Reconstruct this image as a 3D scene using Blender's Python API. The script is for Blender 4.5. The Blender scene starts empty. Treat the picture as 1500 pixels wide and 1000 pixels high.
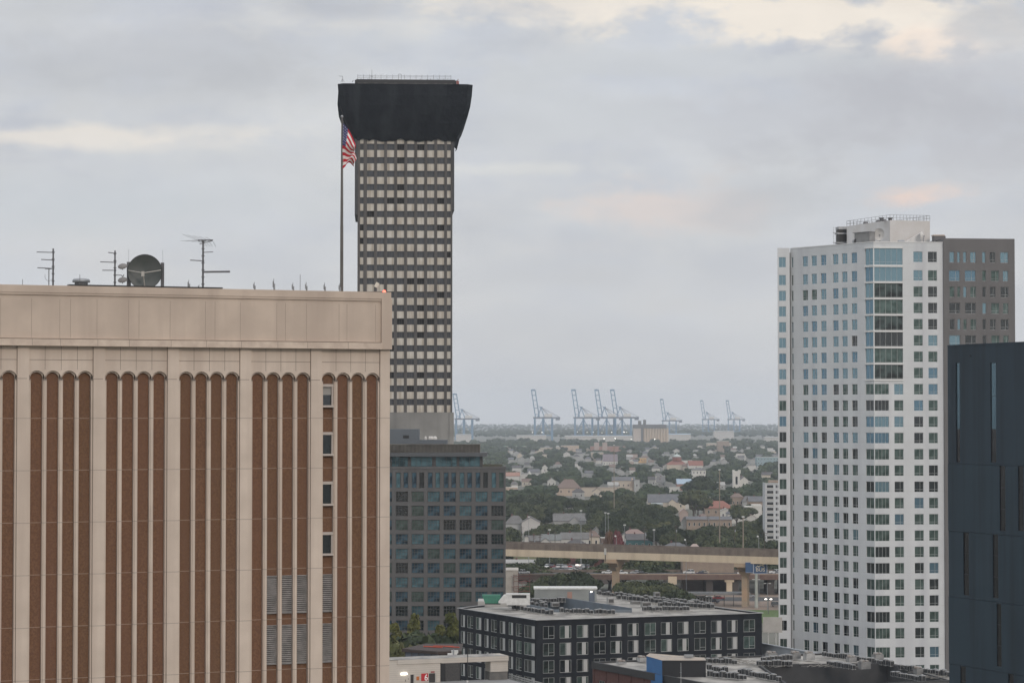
import bpy, math, random
import numpy as np
from mathutils import Vector, Matrix
R = math.radians
random.seed(11); rng = np.random.default_rng(5)
sc = bpy.context.scene
C = sc.collection
PI = math.pi

# ------------------------------------------------------------------ camera
F = 3540.0                      # focal length in photo pixels (1500 wide): an 85 mm lens
H = 70.0                        # eye height above the street
P = math.atan(105/F)
cam = bpy.data.cameras.new('camera'); cam.lens = F*36/1500; cam.sensor_width = 36
cam.clip_start = 1; cam.clip_end = 60000
co = bpy.data.objects.new('camera', cam); C.objects.link(co)
co.location = (0, 0, H); co.rotation_euler = (PI/2+P, 0, 0); sc.camera = co

def ray(px, py):
    u = (px-750)/F; v = (500-py)/F
    return u, math.cos(P)-v*math.sin(P), math.sin(P)+v*math.cos(P)
def at(px, py, D):              # the point of a sight line at distance D
    r = ray(px, py); t = D/r[1]; return Vector((r[0]*t, D, H+r[2]*t))
def atz(px, py, z):             # the point of a sight line at height z
    r = ray(px, py); t = (z-H)/r[2]; return Vector((r[0]*t, r[1]*t, z))
def zz(py, D): return at(750, py, D).z
def pl(px, py, O, a):           # along a facade plane from O with bearing a: (run, height)
    r = ray(px, py); d = (math.cos(a), math.sin(a))
    t = (d[0]*O[1]-d[1]*O[0])/(d[0]*r[1]-d[1]*r[0])
    return (t*r[0]-O[0])*d[0]+(t*r[1]-O[1])*d[1], H+t*r[2]
def proj(p):                    # photo pixel of a point
    dx, dy, dz = p[0], p[1], p[2]-H
    dep = dy*math.cos(P)+dz*math.sin(P); up = dz*math.cos(P)-dy*math.sin(P)
    return 750+F*dx/dep, 500-F*up/dep

# ------------------------------------------------------------------ world: overcast evening sky
w = bpy.data.worlds.new('World'); sc.world = w; w.use_nodes = True
nt = w.node_tree; nt.nodes.clear()
def N(t, **k):
    n = nt.nodes.new(t)
    for a, b in k.items(): setattr(n, a, b)
    return n
def L(a, b): nt.links.new(a, b)
def mth(op, a, b=None, c=None, clamp=False):
    n = N('ShaderNodeMath', operation=op); n.use_clamp = clamp
    for i, x in enumerate((a, b, c)):
        if x is None: continue
        if isinstance(x, (int, float)): n.inputs[i].default_value = x
        else: L(x, n.inputs[i])
    return n.outputs[0]
def mixc(f, a, b):
    n = N('ShaderNodeMix', data_type='RGBA')
    for s, x in ((n.inputs[0], f), (n.inputs[6], a), (n.inputs[7], b)):
        if isinstance(x, (int, float)): s.default_value = x
        elif isinstance(x, tuple): s.default_value = (*x, 1)
        else: L(x, s)
    return n.outputs[2]
def srgb(r, g, b):
    return tuple(((c/255+0.055)/1.055)**2.4 if c > 10 else c/255/12.92 for c in (r, g, b))
tc = N('ShaderNodeTexCoord'); sp = N('ShaderNodeSeparateXYZ'); L(tc.outputs['Generated'], sp.inputs[0])
az = mth('ARCTAN2', sp.outputs[0], sp.outputs[1]); el = mth('ARCSINE', sp.outputs[2])
def noisev(sx, sy, scale, detail, rough, off=0.0, dist=0.0):
    cb = N('ShaderNodeCombineXYZ'); L(mth('MULTIPLY', az, sx), cb.inputs[0]); L(mth('MULTIPLY', el, sy), cb.inputs[1]); cb.inputs[2].default_value = off
    n = N('ShaderNodeTexNoise'); L(cb.outputs[0], n.inputs['Vector'])
    n.inputs['Scale'].default_value = scale; n.inputs['Detail'].default_value = detail
    n.inputs['Roughness'].default_value = rough; n.inputs['Distortion'].default_value = dist
    return n.outputs[0]
n1 = noisev(1, 2.6, 7, 8, .52, 3.1, .3); n2 = noisev(1, 2.2, 19, 9, .55, 7.7, .2); n3 = noisev(1, 1.5, 45, 9, .6, 1.7)
GREY = srgb(188, 191, 199); BLUE = srgb(206, 210, 217); LITE = srgb(216, 216, 214); CREAM = srgb(241, 232, 220); PINK = srgb(224, 211, 205); DARK = srgb(186, 188, 193)
col = mixc(mth('SMOOTH_MIN', mth('MULTIPLY_ADD', n1, 3.2, -1.1, clamp=True), 1.0, .2), GREY, BLUE)
col = mixc(mth('MULTIPLY_ADD', n2, 2.6, -1.0, clamp=True), col, LITE)
def blob(px, py, rx, ry, c, amt, sharp=1.6, wob=.55):
    """a cloud patch or a gap lying in a given direction of the sky"""
    global col
    a0 = math.atan((px-750)/F); e0 = math.atan((605-py)/F)
    dx = mth('MULTIPLY', mth('SUBTRACT', az, a0), F/rx); dy = mth('MULTIPLY', mth('SUBTRACT', el, e0), F/ry)
    d = mth('SQRT', mth('ADD', mth('MULTIPLY', dx, dx), mth('MULTIPLY', dy, dy)))
    nn = mth('ADD', mth('MULTIPLY', mth('SUBTRACT', n2, .5), 2*wob*2), mth('MULTIPLY', mth('SUBTRACT', n3, .5), wob*1.6))
    m = mth('MULTIPLY', mth('SUBTRACT', mth('ADD', 1.0, nn), d), sharp, clamp=True)
    m = mth('MULTIPLY', mth('SMOOTHSTEP' if False else 'POWER', m, 1.4), amt)
    col = mixc(m, col, c)
blob(200, 100, 430, 80, DARK, .75, 1.2)
blob(40, 205, 300, 24, CREAM, .70, 1.5, .6)
blob(270, 195, 160, 16, srgb(226, 221, 214), .5, 1.3, .7)
blob(120, 20, 260, 30, srgb(196, 198, 201), .7, 1.4)
blob(300, 60, 260, 40, DARK, .4, 1.4)
blob(150, 300, 430, 75, srgb(194, 200, 206), .8, 1.1)
blob(110, 385, 260, 40, srgb(205, 203, 204), .45, 1.1)
blob(560, 30, 260, 34, srgb(222, 220, 216), .6, 1.2, .9)
blob(860, -12, 380, 62, CREAM, .75, 1.5, .8)
blob(1220, 18, 340, 72, CREAM, .95, 2.0, .8)
blob(1360, 72, 90, 34, srgb(243, 228, 214), .9, 2.0, .6)
blob(1010, 95, 420, 34, srgb(200, 203, 207), .75, 2.2, .8)
blob(1120, 165, 400, 80, srgb(195, 197, 203), .85, 1.4, .7)
blob(800, 170, 260, 100, srgb(199, 202, 206), .8, 1.3)
blob(1420, 200, 300, 150, srgb(187, 188, 194), .8, 1.2, .7)
blob(1460, 40, 90, 36, srgb(196, 196, 198), .8, 2.0, .7)
blob(760, 247, 210, 16, srgb(222, 222, 219), .65, 1.5, .7)
blob(950, 300, 170, 50, PINK, .9, 1.2, .9)
blob(860, 360, 120, 26, srgb(214, 209, 207), .5, 1.2, .9)
blob(1345, 293, 100, 26, srgb(240, 214, 200), .9, 1.3, .9)
blob(1150, 300, 160, 50, srgb(187, 190, 196), .6, 1.2, .8)
blob(800, 405, 240, 34, srgb(190, 192, 197), .7, 1.3, .7)
blob(980, 450, 260, 26, srgb(205, 204, 204), .5, 1.2, .7)
blob(500, 12, 110, 26, DARK, .6, 1.6)
n4 = noisev(1, 2.9, 11, 7, .5, 12.4, .5)
mod = mth('MULTIPLY_ADD', mth('ADD', mth('MULTIPLY', n4, .7), mth('MULTIPLY', n2, .3)), .42, .79)
vmod = N('ShaderNodeVectorMath', operation='SCALE'); L(col, vmod.inputs[0]); L(mod, vmod.inputs['Scale']); col = vmod.outputs[0]
hor = mth('MULTIPLY_ADD', el, -7.5, 1.0, clamp=True)
col = mixc(mth('MULTIPLY', hor, .85), col, srgb(199, 200, 203))
# towards the zenith an overcast sky grows brighter
up = mth('MULTIPLY_ADD', mth('MAXIMUM', mth('SUBTRACT', el, .22), 0.0), 1.1, 1.0)
vm = N('ShaderNodeVectorMath', operation='SCALE'); L(col, vm.inputs[0]); L(mth('MULTIPLY', up, 10.4), vm.inputs['Scale'])
sky = N('ShaderNodeTexSky', sky_type='NISHITA'); sky.sun_disc = False; sky.sun_elevation = R(24); sky.sun_rotation = R(155)
fin = mixc(.97, sky.outputs[0], vm.outputs[0])
bg = N('ShaderNodeBackground'); L(fin, bg.inputs[0]); bg.inputs[1].default_value = .1
ow = N('ShaderNodeOutputWorld'); L(bg.outputs[0], ow.inputs[0])

sl = bpy.data.lights.new('sun', 'SUN'); sl.energy = 1.05; sl.angle = R(14); sl.color = (1, .88, .78)
so = bpy.data.objects.new('sun', sl); C.objects.link(so)
sdir = Vector((math.sin(R(155))*math.cos(R(24)), math.cos(R(155))*math.cos(R(24)), math.sin(R(24))))
so.rotation_euler = sdir.to_track_quat('Z', 'Y').to_euler(); so.location = (0, -50, 300)

vs = sc.view_settings; sc.display_settings.display_device = 'sRGB'
vs.view_transform = 'Standard'; vs.look = 'None'; vs.exposure = 0; vs.gamma = 1
cy = sc.cycles; cy.max_bounces = 6; cy.diffuse_bounces = 3; cy.glossy_bounces = 3; cy.transparent_max_bounces = 8
cy.volume_bounces = 1; cy.use_denoising = True

# ------------------------------------------------------------------ materials
MATS = {}
def mat(name, c, rough=.85, c2=None, sc_=3.0, metal=0, spec=.5, bump=0, streak=None, ior=None, emit=0, vary=0, joints=None, detail=5, wav=0, lo=.35, hi=.65):
    if name in MATS: return MATS[name]
    m = bpy.data.materials.new(name); m.use_nodes = True; t = m.node_tree
    b = t.nodes['Principled BSDF']; b.inputs['Base Color'].default_value = (*c, 1)
    b.inputs['Roughness'].default_value = rough; b.inputs['Metallic'].default_value = metal
    b.inputs['Specular IOR Level'].default_value = spec
    if ior: b.inputs['IOR'].default_value = ior
    if emit: b.inputs['Emission Color'].default_value = (*c, 1); b.inputs['Emission Strength'].default_value = emit
    tcn = t.nodes.new('ShaderNodeTexCoord'); out = None
    def ns(s, scl, det=detail):
        mp = t.nodes.new('ShaderNodeMapping'); t.links.new(tcn.outputs['Object'], mp.inputs[0]); mp.inputs['Scale'].default_value = s
        n = t.nodes.new('ShaderNodeTexNoise'); t.links.new(mp.outputs[0], n.inputs['Vector']); n.inputs['Scale'].default_value = scl; n.inputs['Detail'].default_value = det
        return n.outputs[0]
    def mx(f, a, bb, typ='MIX'):
        n = t.nodes.new('ShaderNodeMix'); n.data_type = 'RGBA'; n.blend_type = typ
        for s, x in ((n.inputs[0], f), (n.inputs[6], a), (n.inputs[7], bb)):
            if isinstance(x, (int, float)): s.default_value = x
            elif isinstance(x, tuple): s.default_value = (*x, 1)
            else: t.links.new(x, s)
        return n.outputs[2]
    def rng_(x, a, bb, o0=0., o1=1.):
        n = t.nodes.new('ShaderNodeMapRange'); t.links.new(x, n.inputs[0])
        for i, q in enumerate((a, bb, o0, o1)): n.inputs[i+1].default_value = q
        return n.outputs[0]
    if c2: out = mx(rng_(ns((1, 1, 1), sc_), lo, hi), c, c2)
    if streak:
        o2 = mx(rng_(ns((1, 1, .05), streak[1]), .45, .72), out or c, streak[0]); out = o2
    if joints:      # horizontal joints every `step` metres of height
        step, z0, wd, jc = joints
        s = t.nodes.new('ShaderNodeSeparateXYZ'); t.links.new(tcn.outputs['Object'], s.inputs[0])
        def mm(op, a, bb):
            n = t.nodes.new('ShaderNodeMath'); n.operation = op
            for i, x in enumerate((a, bb)):
                if isinstance(x, (int, float)): n.inputs[i].default_value = x
                else: t.links.new(x, n.inputs[i])
            return n.outputs[0]
        q = mm('FLOORED_MODULO', mm('SUBTRACT', s.outputs[2], z0), step)
        f = mm('MULTIPLY', mm('LESS_THAN', q, wd), mm('LESS_THAN', s.outputs[2], 72.6 if step > 3.5 else 999)); out = mx(f, out or c, jc)
    if vary:
        oi = t.nodes.new('ShaderNodeObjectInfo'); v = rng_(oi.outputs['Random'], 0, 1, 1-vary, 1+vary)
        hs = t.nodes.new('ShaderNodeHueSaturation'); t.links.new(v, hs.inputs['Value'])
        t.links.new(rng_(oi.outputs['Random'], 0, 1, .5+vary*.05, .5-vary*.09), hs.inputs['Hue'])
        if out: t.links.new(out, hs.inputs['Color'])
        else: hs.inputs['Color'].default_value = (*c, 1)
        out = hs.outputs[0]
    if out: t.links.new(out, b.inputs['Base Color'])
    if bump:
        bn = t.nodes.new('ShaderNodeBump'); bn.inputs['Strength'].default_value = 1; bn.inputs['Distance'].default_value = bump
        t.links.new(ns((1, 1, 1), sc_*2.5), bn.inputs['Height']); t.links.new(bn.outputs[0], b.inputs['Normal'])
    if wav:
        bn = t.nodes.new('ShaderNodeBump'); bn.inputs['Strength'].default_value = 1; bn.inputs['Distance'].default_value = wav
        t.links.new(ns((1, 1, .6), .35, 0), bn.inputs['Height']); t.links.new(bn.outputs[0], b.inputs['Normal'])
    MATS[name] = m; return m

# ------------------------------------------------------------------ mesh helpers
class MB:
    def __init__(s, M=None): s.v = []; s.f = []; s.m = []; s.M = M
    def pts(s, ps):
        b = len(s.v)
        for p in ps:
            p = Vector(p)
            s.v.append(tuple(s.M @ p) if s.M else tuple(p))
        return b
    def poly(s, ps, mi=0):
        b = s.pts(ps); s.f.append(tuple(range(b, b+len(ps)))); s.m.append(mi); return s
    def box(s, x0, x1, y0, y1, z0, z1, mi=0):
        b = s.pts([(x, y, z) for z in (z0, z1) for y in (y0, y1) for x in (x0, x1)])
        for q in ((0, 2, 3, 1), (4, 5, 7, 6), (0, 1, 5, 4), (1, 3, 7, 5), (3, 2, 6, 7), (2, 0, 4, 6)):
            s.f.append(tuple(b+i for i in q)); s.m.append(mi)
        return s
    def prism(s, poly, z0, z1, mi=0, top=None):
        n = len(poly); b = s.pts([(p[0], p[1], z0) for p in poly]+[(p[0], p[1], z1) for p in poly])
        for i in range(n):
            j = (i+1) % n; s.f.append((b+i, b+j, b+n+j, b+n+i)); s.m.append(mi)
        s.f.append(tuple(b+n+i for i in range(n))); s.m.append(mi if top is None else top)
        s.f.append(tuple(b+i for i in reversed(range(n)))); s.m.append(mi)
        return s
    def tube(s, p, q, r, r2=None, n=6, mi=0):
        p = Vector(p); q = Vector(q); r2 = r if r2 is None else r2
        d = (q-p).normalized(); a = d.orthogonal().normalized(); c = d.cross(a)
        b = s.pts([p+(a*math.cos(2*PI*i/n)+c*math.sin(2*PI*i/n))*r for i in range(n)]+[q+(a*math.cos(2*PI*i/n)+c*math.sin(2*PI*i/n))*r2 for i in range(n)])
        for i in range(n):
            j = (i+1) % n; s.f.append((b+i, b+j, b+n+j, b+n+i)); s.m.append(mi)
        s.f.append(tuple(b+n+i for i in range(n))); s.m.append(mi); s.f.append(tuple(b+i for i in reversed(range(n)))); s.m.append(mi)
        return s
    def lathe(s, prof, c, axis='Z', n=20, mi=0):
        c = Vector(c); ring = []
        for (r, h) in prof:
            ps = []
            for i in range(n):
                a = 2*PI*i/n; x, y = r*math.cos(a), r*math.sin(a)
                ps.append(c+(Vector((x, y, h)) if axis == 'Z' else Vector((x, h, y)) if axis == 'Y' else Vector((h, x, y))))
            ring.append(s.pts(ps))
        for k in range(len(ring)-1):
            for i in range(n):
                j = (i+1) % n; s.f.append((ring[k]+i, ring[k]+j, ring[k+1]+j, ring[k+1]+i)); s.m.append(mi)
        return s
    def holes(s, x0, x1, z0, z1, y, ops, rev=.25, mi=0, mr=None):
        """a wall in the local x-z plane with rectangular openings and their reveals"""
        xs = sorted({x0, x1, *[round(o[i], 4) for o in ops for i in (0, 1)]}); zs = sorted({z0, z1, *[round(o[i], 4) for o in ops for i in (2, 3)]})
        xs = [x for x in xs if x0 <= x <= x1]; zs = [z for z in zs if z0 <= z <= z1]
        mr = mi if mr is None else mr
        for k in range(len(zs)-1):
            zc = (zs[k]+zs[k+1])/2; row = [o for o in ops if o[2] < zc < o[3]]
            st = None
            for i in range(len(xs)-1):
                xc = (xs[i]+xs[i+1])/2
                hole = any(o[0] < xc < o[1] for o in row)
                if not hole and st is None: st = xs[i]
                if (hole or i == len(xs)-2) and st is not None:
                    e = xs[i] if hole else xs[i+1]
                    s.poly([(st, y, zs[k]), (e, y, zs[k]), (e, y, zs[k+1]), (st, y, zs[k+1])], mi); st = None
        for a, b, c, d in [o[:4] for o in ops]:
            s.poly([(a, y, c), (a, y+rev, c), (a, y+rev, d), (a, y, d)], mr); s.poly([(b, y, c), (b, y, d), (b, y+rev, d), (b, y+rev, c)], mr)
            s.poly([(a, y, c), (b, y, c), (b, y+rev, c), (a, y+rev, c)], mr); s.poly([(a, y, d), (a, y+rev, d), (b, y+rev, d), (b, y, d)], mr)
        return s
    def mesh(s, name, mats, smooth=False):
        me = bpy.data.meshes.new(name); me.from_pydata(s.v, [], s.f)
        for m in (mats if isinstance(mats, (list, tuple)) else [mats]): me.materials.append(m)
        if any(s.m): me.polygons.foreach_set('material_index', s.m)
        if smooth: me.polygons.foreach_set('use_smooth', [True]*len(s.f))
        me.update(); return me
    def build(s, name, mats, parent=None, smooth=False, loc=None, label=None):
        return put(name, s.mesh(name, mats, smooth), parent, loc, label=label)
def put(name, me, parent=None, loc=None, M=None, label=None):
    o = bpy.data.objects.new(name, me); C.objects.link(o); o.parent = parent
    if loc is not None: o.location = loc
    if M is not None: o.matrix_local = M
    if label: o['label'] = label
    return o
def tag(o, label, cat, group=None):
    o['label'] = label; o['category'] = cat
    if group: o['group'] = group
    return o
def thing(name, label, cat, loc=(0, 0, 0), rz=0, group=None):
    o = bpy.data.objects.new(name, None); C.objects.link(o); o.location = loc; o.rotation_euler = (0, 0, rz)
    o.empty_display_size = .5; return tag(o, label, cat, group)
def struct(o, k='structure'): o['kind'] = k; return o
def copy_tree(o, parent=None):
    c = o.copy(); C.objects.link(c); c.parent = parent
    for ch in KIDS(o): copy_tree(ch, c)
    return c
_kids = {}
def KIDS(o):
    if o.name not in _kids: _kids[o.name] = [x for x in C.objects if x.parent == o]
    return _kids[o.name]
def TR(x=0, y=0, z=0, rz=0): return Matrix.Translation((x, y, z)) @ Matrix.Rotation(rz, 4, 'Z')

def winframe(mb, wd, h, style, x=0, y=0, z=0, t=.05):
    """frame and bars of a window whose lower left corner is at x, z"""
    b = lambda a, c, d, e: mb.box(x+a, x+c, y-.05, y+.04, z+d, z+e)
    b(0, wd, 0, t); b(0, wd, h-t, h); b(0, t, t, h-t); b(wd-t, wd, t, h-t)
    k = style[0]
    if k == 'transom': b(wd*.62-t*.4, wd*.62+t*.4, t, h-t); b(t, wd-t, h*.25-t*.4, h*.25+t*.4)
    if k in ('bars', 'bay'):
        n = style[1]
        for i in range(1, n): b(wd*i/n-t*.4, wd*i/n+t*.4, t, h-t)
        if k == 'bay': b(t, wd-t, h*.17-t*.4, h*.17+t*.4)
    if k == 'grid':
        for i in range(1, style[1]): b(wd*i/style[1]-t*.35, wd*i/style[1]+t*.35, t, h-t)
        for i in range(1, style[2]): b(t, wd-t, h*i/style[2]-t*.35, h*i/style[2]+t*.35)
    if k == 'sash': b(wd*.5-t*.4, wd*.5+t*.4, t, h-t); b(wd*.5, wd-t, h*.25-t*.4, h*.25+t*.4)
class Wins:
    """windows of one building: the first 100 as parts, the rest in one part"""
    def __init__(s, root, fmat, t=.05): s.root = root; s.L = []; s.fm = fmat; s.t = t; s.c = {}
    def add(s, x0, x1, z0, z1, y, style, glass, M=None, panel=None, pr=0): s.L.append((x0, x1, z0, z1, y, style, glass, M or Matrix(), panel, pr))
    def done(s, lim=100):
        s.L.sort(key=lambda q: q[9])
        rest = s.L[lim:]
        for (x0, x1, z0, z1, y, style, glass, M, panel, _) in s.L[:lim]:
            k = (round(x1-x0, 2), round(z1-z0, 2), style)
            if k not in s.c: mb = MB(); winframe(mb, k[0], k[1], style, t=s.t); s.c[k] = mb.mesh('window', s.fm)
            o = put('window', s.c[k], s.root, M=M @ TR(x0, y, z0))
            kg = (k, glass.name)
            if kg not in s.c: s.c[kg] = MB().poly([(0.02, 0, .02), (k[0]-.02, 0, .02), (k[0]-.02, 0, k[1]-.02), (.02, 0, k[1]-.02)]).mesh('pane', glass)
            put('pane', s.c[kg], o)
            if panel:
                kp = (k, panel)
                if kp not in s.c: s.c[kp] = MB().box(k[0]*panel[0], k[0]*panel[1], -.07, -.004, s.t, k[1]-s.t).mesh('side_panel', panel_mat)
                put('side_panel', s.c[kp], o)
        if rest:
            gl = []; mats = [s.fm]; mb = MB()
            for (x0, x1, z0, z1, y, style, glass, M, panel, _) in rest:
                if glass not in mats: mats.append(glass)
                mb.M = M; a = len(mb.f); winframe(mb, x1-x0, z1-z0, style, x0, y, z0, s.t)
                mb.poly([(x0, y, z0), (x1, y, z0), (x1, y, z1), (x0, y, z1)], mats.index(glass))
            struct(mb.build('smaller_window', mats, s.root), 'stuff')

# common materials
gl_lite = mat('coated glass', (.20, .31, .36), .07, metal=.7, wav=.003)
gl_blue = mat('blue coated glass', (.15, .25, .32), .07, metal=.7, wav=.003)
gl_green = mat('green glass over blinds', (.115, .165, .15), .10, metal=.5, c2=(.06, .09, .08), sc_=.8, lo=.42, hi=.6, wav=.003)
gl_dark = mat('dark clear glass', (.012, .018, .02), .06, spec=.9, wav=.005)
gl_teal = mat('teal glass', (.125, .24, .285), .08, metal=.55, c2=(.045, .09, .11), sc_=.55, detail=8, lo=.46, hi=.64, wav=.003)  # dark noise in the base colour stands in for uneven reflections and curtains
gl_night = mat('dark blue glass', (.08, .16, .22), .08, metal=.5, c2=(.02, .035, .05), sc_=.5, detail=8, lo=.44, hi=.58, wav=.003)  # darker second tone painted in for varied reflections and curtains
gl_mute = mat('muted green glass', (.07, .095, .09), .08, metal=.35, c2=(.02, .025, .025), sc_=.6, lo=.44, hi=.58)  # painted dark patches in place of mixed reflections and curtains
panel_mat = mat('pale window panel', (.40, .40, .39), .6)
dark_metal = mat('dark metal', (.045, .045, .047), .55, c2=(.07, .065, .06), sc_=4)
galv = mat('galvanised steel', (.30, .31, .32), .5, metal=.6)
white_paint = mat('white paint', (.62, .62, .60), .6, c2=(.5, .5, .48), sc_=1.5)
roof_grey = mat('grey roofing', (.24, .235, .225), .95, c2=(.36, .345, .32), sc_=.35)
roof_pale = mat('pale roof membrane', (.36, .34, .31), .9, c2=(.20, .19, .175), sc_=.3, detail=10, lo=.42, hi=.6)
blackm = mat('black steel', (.012, .012, .013), .5)
lampw = mat('lit white lamp', (1, .95, .86), emit=7)
lampr = mat('lit red lamp', (1, .10, .06), emit=5)
bark = mat('bark', (.085, .07, .055), .95)
def gchoice(p): return random.choices((gl_lite, gl_blue, gl_green, gl_dark), p)[0]

# ------------------------------------------------------------------ ground
g = MB(); g.poly([(-5900, -5900, 0), (5900, -5900, 0), (5900, 13700, 0), (-5900, 13700, 0)])
struct(g.build('ground', mat('city ground', (.085, .09, .065), .95, c2=(.17, .16, .14), sc_=.012, detail=12)))

# ================================================================== tan office block (nearest, left)
OA = at(570, 600, 190); OA.z = 0; AA = math.atan2(11.6, 28.04)
def tan_block():
    conc = mat('tan precast concrete', (.585, .492, .412), .9, c2=(.50, .418, .348), sc_=.4, detail=10, streak=((.46, .375, .31), .8), joints=(3.868, 69.60, .05, (.33, .28, .24)), bump=.004)
    fasc = mat('fascia concrete', (.535, .44, .36), .9, c2=(.455, .372, .305), sc_=.35, detail=10, streak=((.42, .34, .28), .6), bump=.004)
    ledge = mat('pale ledge concrete', (.60, .50, .41), .9, c2=(.48, .39, .32), sc_=1.2, detail=8)
    brick = mat('brown aggregate panel', (.178, .094, .051), .95, c2=(.135, .071, .040), sc_=6.5, detail=10, streak=((.155, .08, .047), .9), joints=(3.868, 69.60, .05, (.30, .22, .165)), bump=.02, vary=.045, lo=.42, hi=.58)
    seam = mat('dark sealant seam', (.20, .165, .14), .9)
    t = thing('office_building', 'tan concrete office block with tall brown strips under small round arches', 'office building', OA, AA)
    W = 42.3                                   # visible part and a little more
    spring, ztop = 72.57, 79.48
    strips = []
    for k in range(8):
        for j in range(4): strips.append(-5.45-5.68*k+.0+j*1.207)
    strips = [x for x in strips if x > -W+.6]
    wall = MB(); wd = .9; dep = .42
    # zone below the arches: piers between strips, front at y = 0; pilasters stand 12 cm proud
    xs = sorted(strips); edges = [-W]+[e for x in xs for e in (x, x+wd)]+[0]
    for i in range(0, len(edges), 2):
        a, b = edges[i], edges[i+1]
        wide = b-a > .6
        if wide:
            if i > 0: a2 = a+.14
            else: a2 = a
            b2 = b-.14 if b < -.01 else b
            wall.box(a, b, 0, .9, 0, spring); wall.box(a2, b2, -.16, 0, 0, 75.0)
            wall.box(a2-.03, a2, -.012, 0, 0, 75, 1); 
        else:
            wall.box(a, b, .06, .9, 0, spring); wall.box(a+.09, b-.09, -.03, .06, 0, spring)
    # arched heads: two stepped rings over every strip
    ro, ri, zc = .60, .45, spring
    z1 = 75.0; na = 12
    for x in xs:
        cx = x+wd/2
        for (r, y0, y1) in ((ro, 0, .2), (ri+.035, .2, .42)):
            for i in range(na):
                a0, a1 = PI-PI*i/na, PI-PI*(i+1)/na
                p0 = (cx+r*math.cos(a0), zc+r*math.sin(a0)); p1 = (cx+r*math.cos(a1), zc+r*math.sin(a1))
                tz = z1 if y0 == 0 else zc+ro+.1
                wall.poly([(p0[0], y0, p0[1]), (p1[0], y0, p1[1]), (p1[0], y0, tz), (p0[0], y0, tz)])
                wall.poly([(p0[0], y0, p0[1]), (p0[0], y1, p0[1]), (p1[0], y1, p1[1]), (p1[0], y0, p1[1])])
        wall.box(x-.19, x-.02, -.07, .3, zc-.1, zc-.0, 1); wall.box(x+wd+.02, x+wd+.19, -.07, .3, zc-.1, zc-.0, 1)
    cov = sorted((x+wd/2-ro, x+wd/2+ro) for x in xs); pos = -W
    for a, b in cov+[(0, 0)]:
        if a > pos+.001: wall.box(pos, a, 0, .5, zc, z1)
        pos = max(pos, b)
    for k in range(8):                         # seams of the panels over the arches
        x0 = -5.45-5.68*k-.15
        if x0 < -W+1: continue
        wall.box(x0, x0+4.83, -.006, 0, 73.95, 73.99, 1); wall.box(x0-1.0, x0-.16, -.166, -.16, 72.55, 72.59, 1)
        for j in range(1, 4): wall.box(x0+1.207*j-.015, x0+1.207*j+.015, -.006, 0, 73.25 if j != 2 else 73.2, 75, 1)
    wall.box(-W, 0, .9, 24, 0, 78.5)           # body
    wall.build('wall', [conc, seam], t)
    for x in xs:
        MB().box(x+.002, x+wd-.002, .42, .56, 0, 73.2).build('aggregate_strip', brick, t)
    # fascia
    f = MB(); f.box(-W, 0, -.45, 0, 78.95, ztop); f.box(-W, -.002, 0, .4, 75.02, ztop)
    f.box(-.8, .06, -.5, 0, 75, 78.95); f.box(-W, -.8, -.40, 0, 78.78, 78.95); f.box(-W, -.8, -.3, 0, 75.55, 78.78)
    f.box(-W, -.8, -.303, -.3, 78.74, 78.79, 1)
    for i, x in enumerate([-1.15-.1, -3.6, -4.25, -6.9, -8.6, -9.3, -12.2, -14.2, -14.95, -17.7, -20.1, -20.9, -23.3, -25.3, -26.1, -28.2, -30.5, -31.2, -34, -37]):
        f.box(x-.015, x+.015, -.308, -.3, 75.6, 78.5, 1)
    f.build('fascia', [fasc, mat('fascia seam', (.33, .27, .225), .9)], t)
    l = MB(); l.box(-W, -.78, -.62, .05, 75.0, 75.5)
    for x in (-3.6, -6.9, -9.3, -12.2, -14.95, -17.7, -20.9, -23.3, -26.1, -28.2): l.box(x-.012, x+.012, -.626, -.62, 75.0, 75.5, 1)
    l.build('ledge', [ledge, seam], t)
    MB().box(-W, 0, 0, .4, ztop, ztop+.03).box(-25.4, -13.6, -.3, .5, ztop+.03, ztop+.12, 1).build('coping', [ledge, blackm], t)
    MB().poly([(-W, .4, 78.6), (0, .4, 78.6), (0, 24, 78.6), (-W, 24, 78.6)]).build('roof', roof_grey, t)
    # four windows in the first strip of the end bay
    x = -5.45
    fr = mat('pale window surround', (.42, .37, .33), .8); shade = mat('roller shade', (.30, .29, .27), .9)
    for n, (z0, z1_) in enumerate(((70.62, 72.05), (66.85, 68.32), (62.98, 64.48), (59.12, 60.56))):
        m = MB(); a, b = x+.005, x+wd-.005
        m.box(a, b, .14, .41, z1_, z1_+.22); m.box(a-.0, b, .05, .41, z0-.16, z0); m.box(b-.13, b, .18, .41, z0, z1_); m.box(a, a+.05, .18, .41, z0, z1_)
        wo = m.build('window', fr, t)
        MB().box(a+.05, b-.13, .37, .38, z0, z1_).build('pane', gl_dark, wo)
        if n == 0: MB().box(a+.06, b-.14, .34, .35, z1_-.62, z1_-.02).build('blind', shade, wo)
    lv = mat('grey louvre blade', (.30, .28, .265), .7, c2=(.20, .19, .18), sc_=2)
    lb = mat('louvre back', (.02, .02, .02), .9)
    for (z0, z1_) in ((54.64, 57.44), (50.74, 53.64)):
        for x in (-5.45-5.68+1.207, -5.45-5.68+2.414, -5.45-5.68+3.621, -5.45):
            m = MB(); a, b = x+.004, x+wd-.004
            m.box(a, b, .39, .415, z0, z1_, 1); m.box(a, b, .2, .39, z1_, z1_+.06); m.box(a, b, .2, .39, z0-.05, z0)
            n = int((z1_-z0)/.15)
            for i in range(n):
                zq = z0+(i+.5)*(z1_-z0)/n
                m.poly([(a, .25, zq-.055), (b, .25, zq-.055), (b, .37, zq+.05), (a, .37, zq+.05)])
            m.build('louvre', [lv, lb], t)
tan_block()
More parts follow.
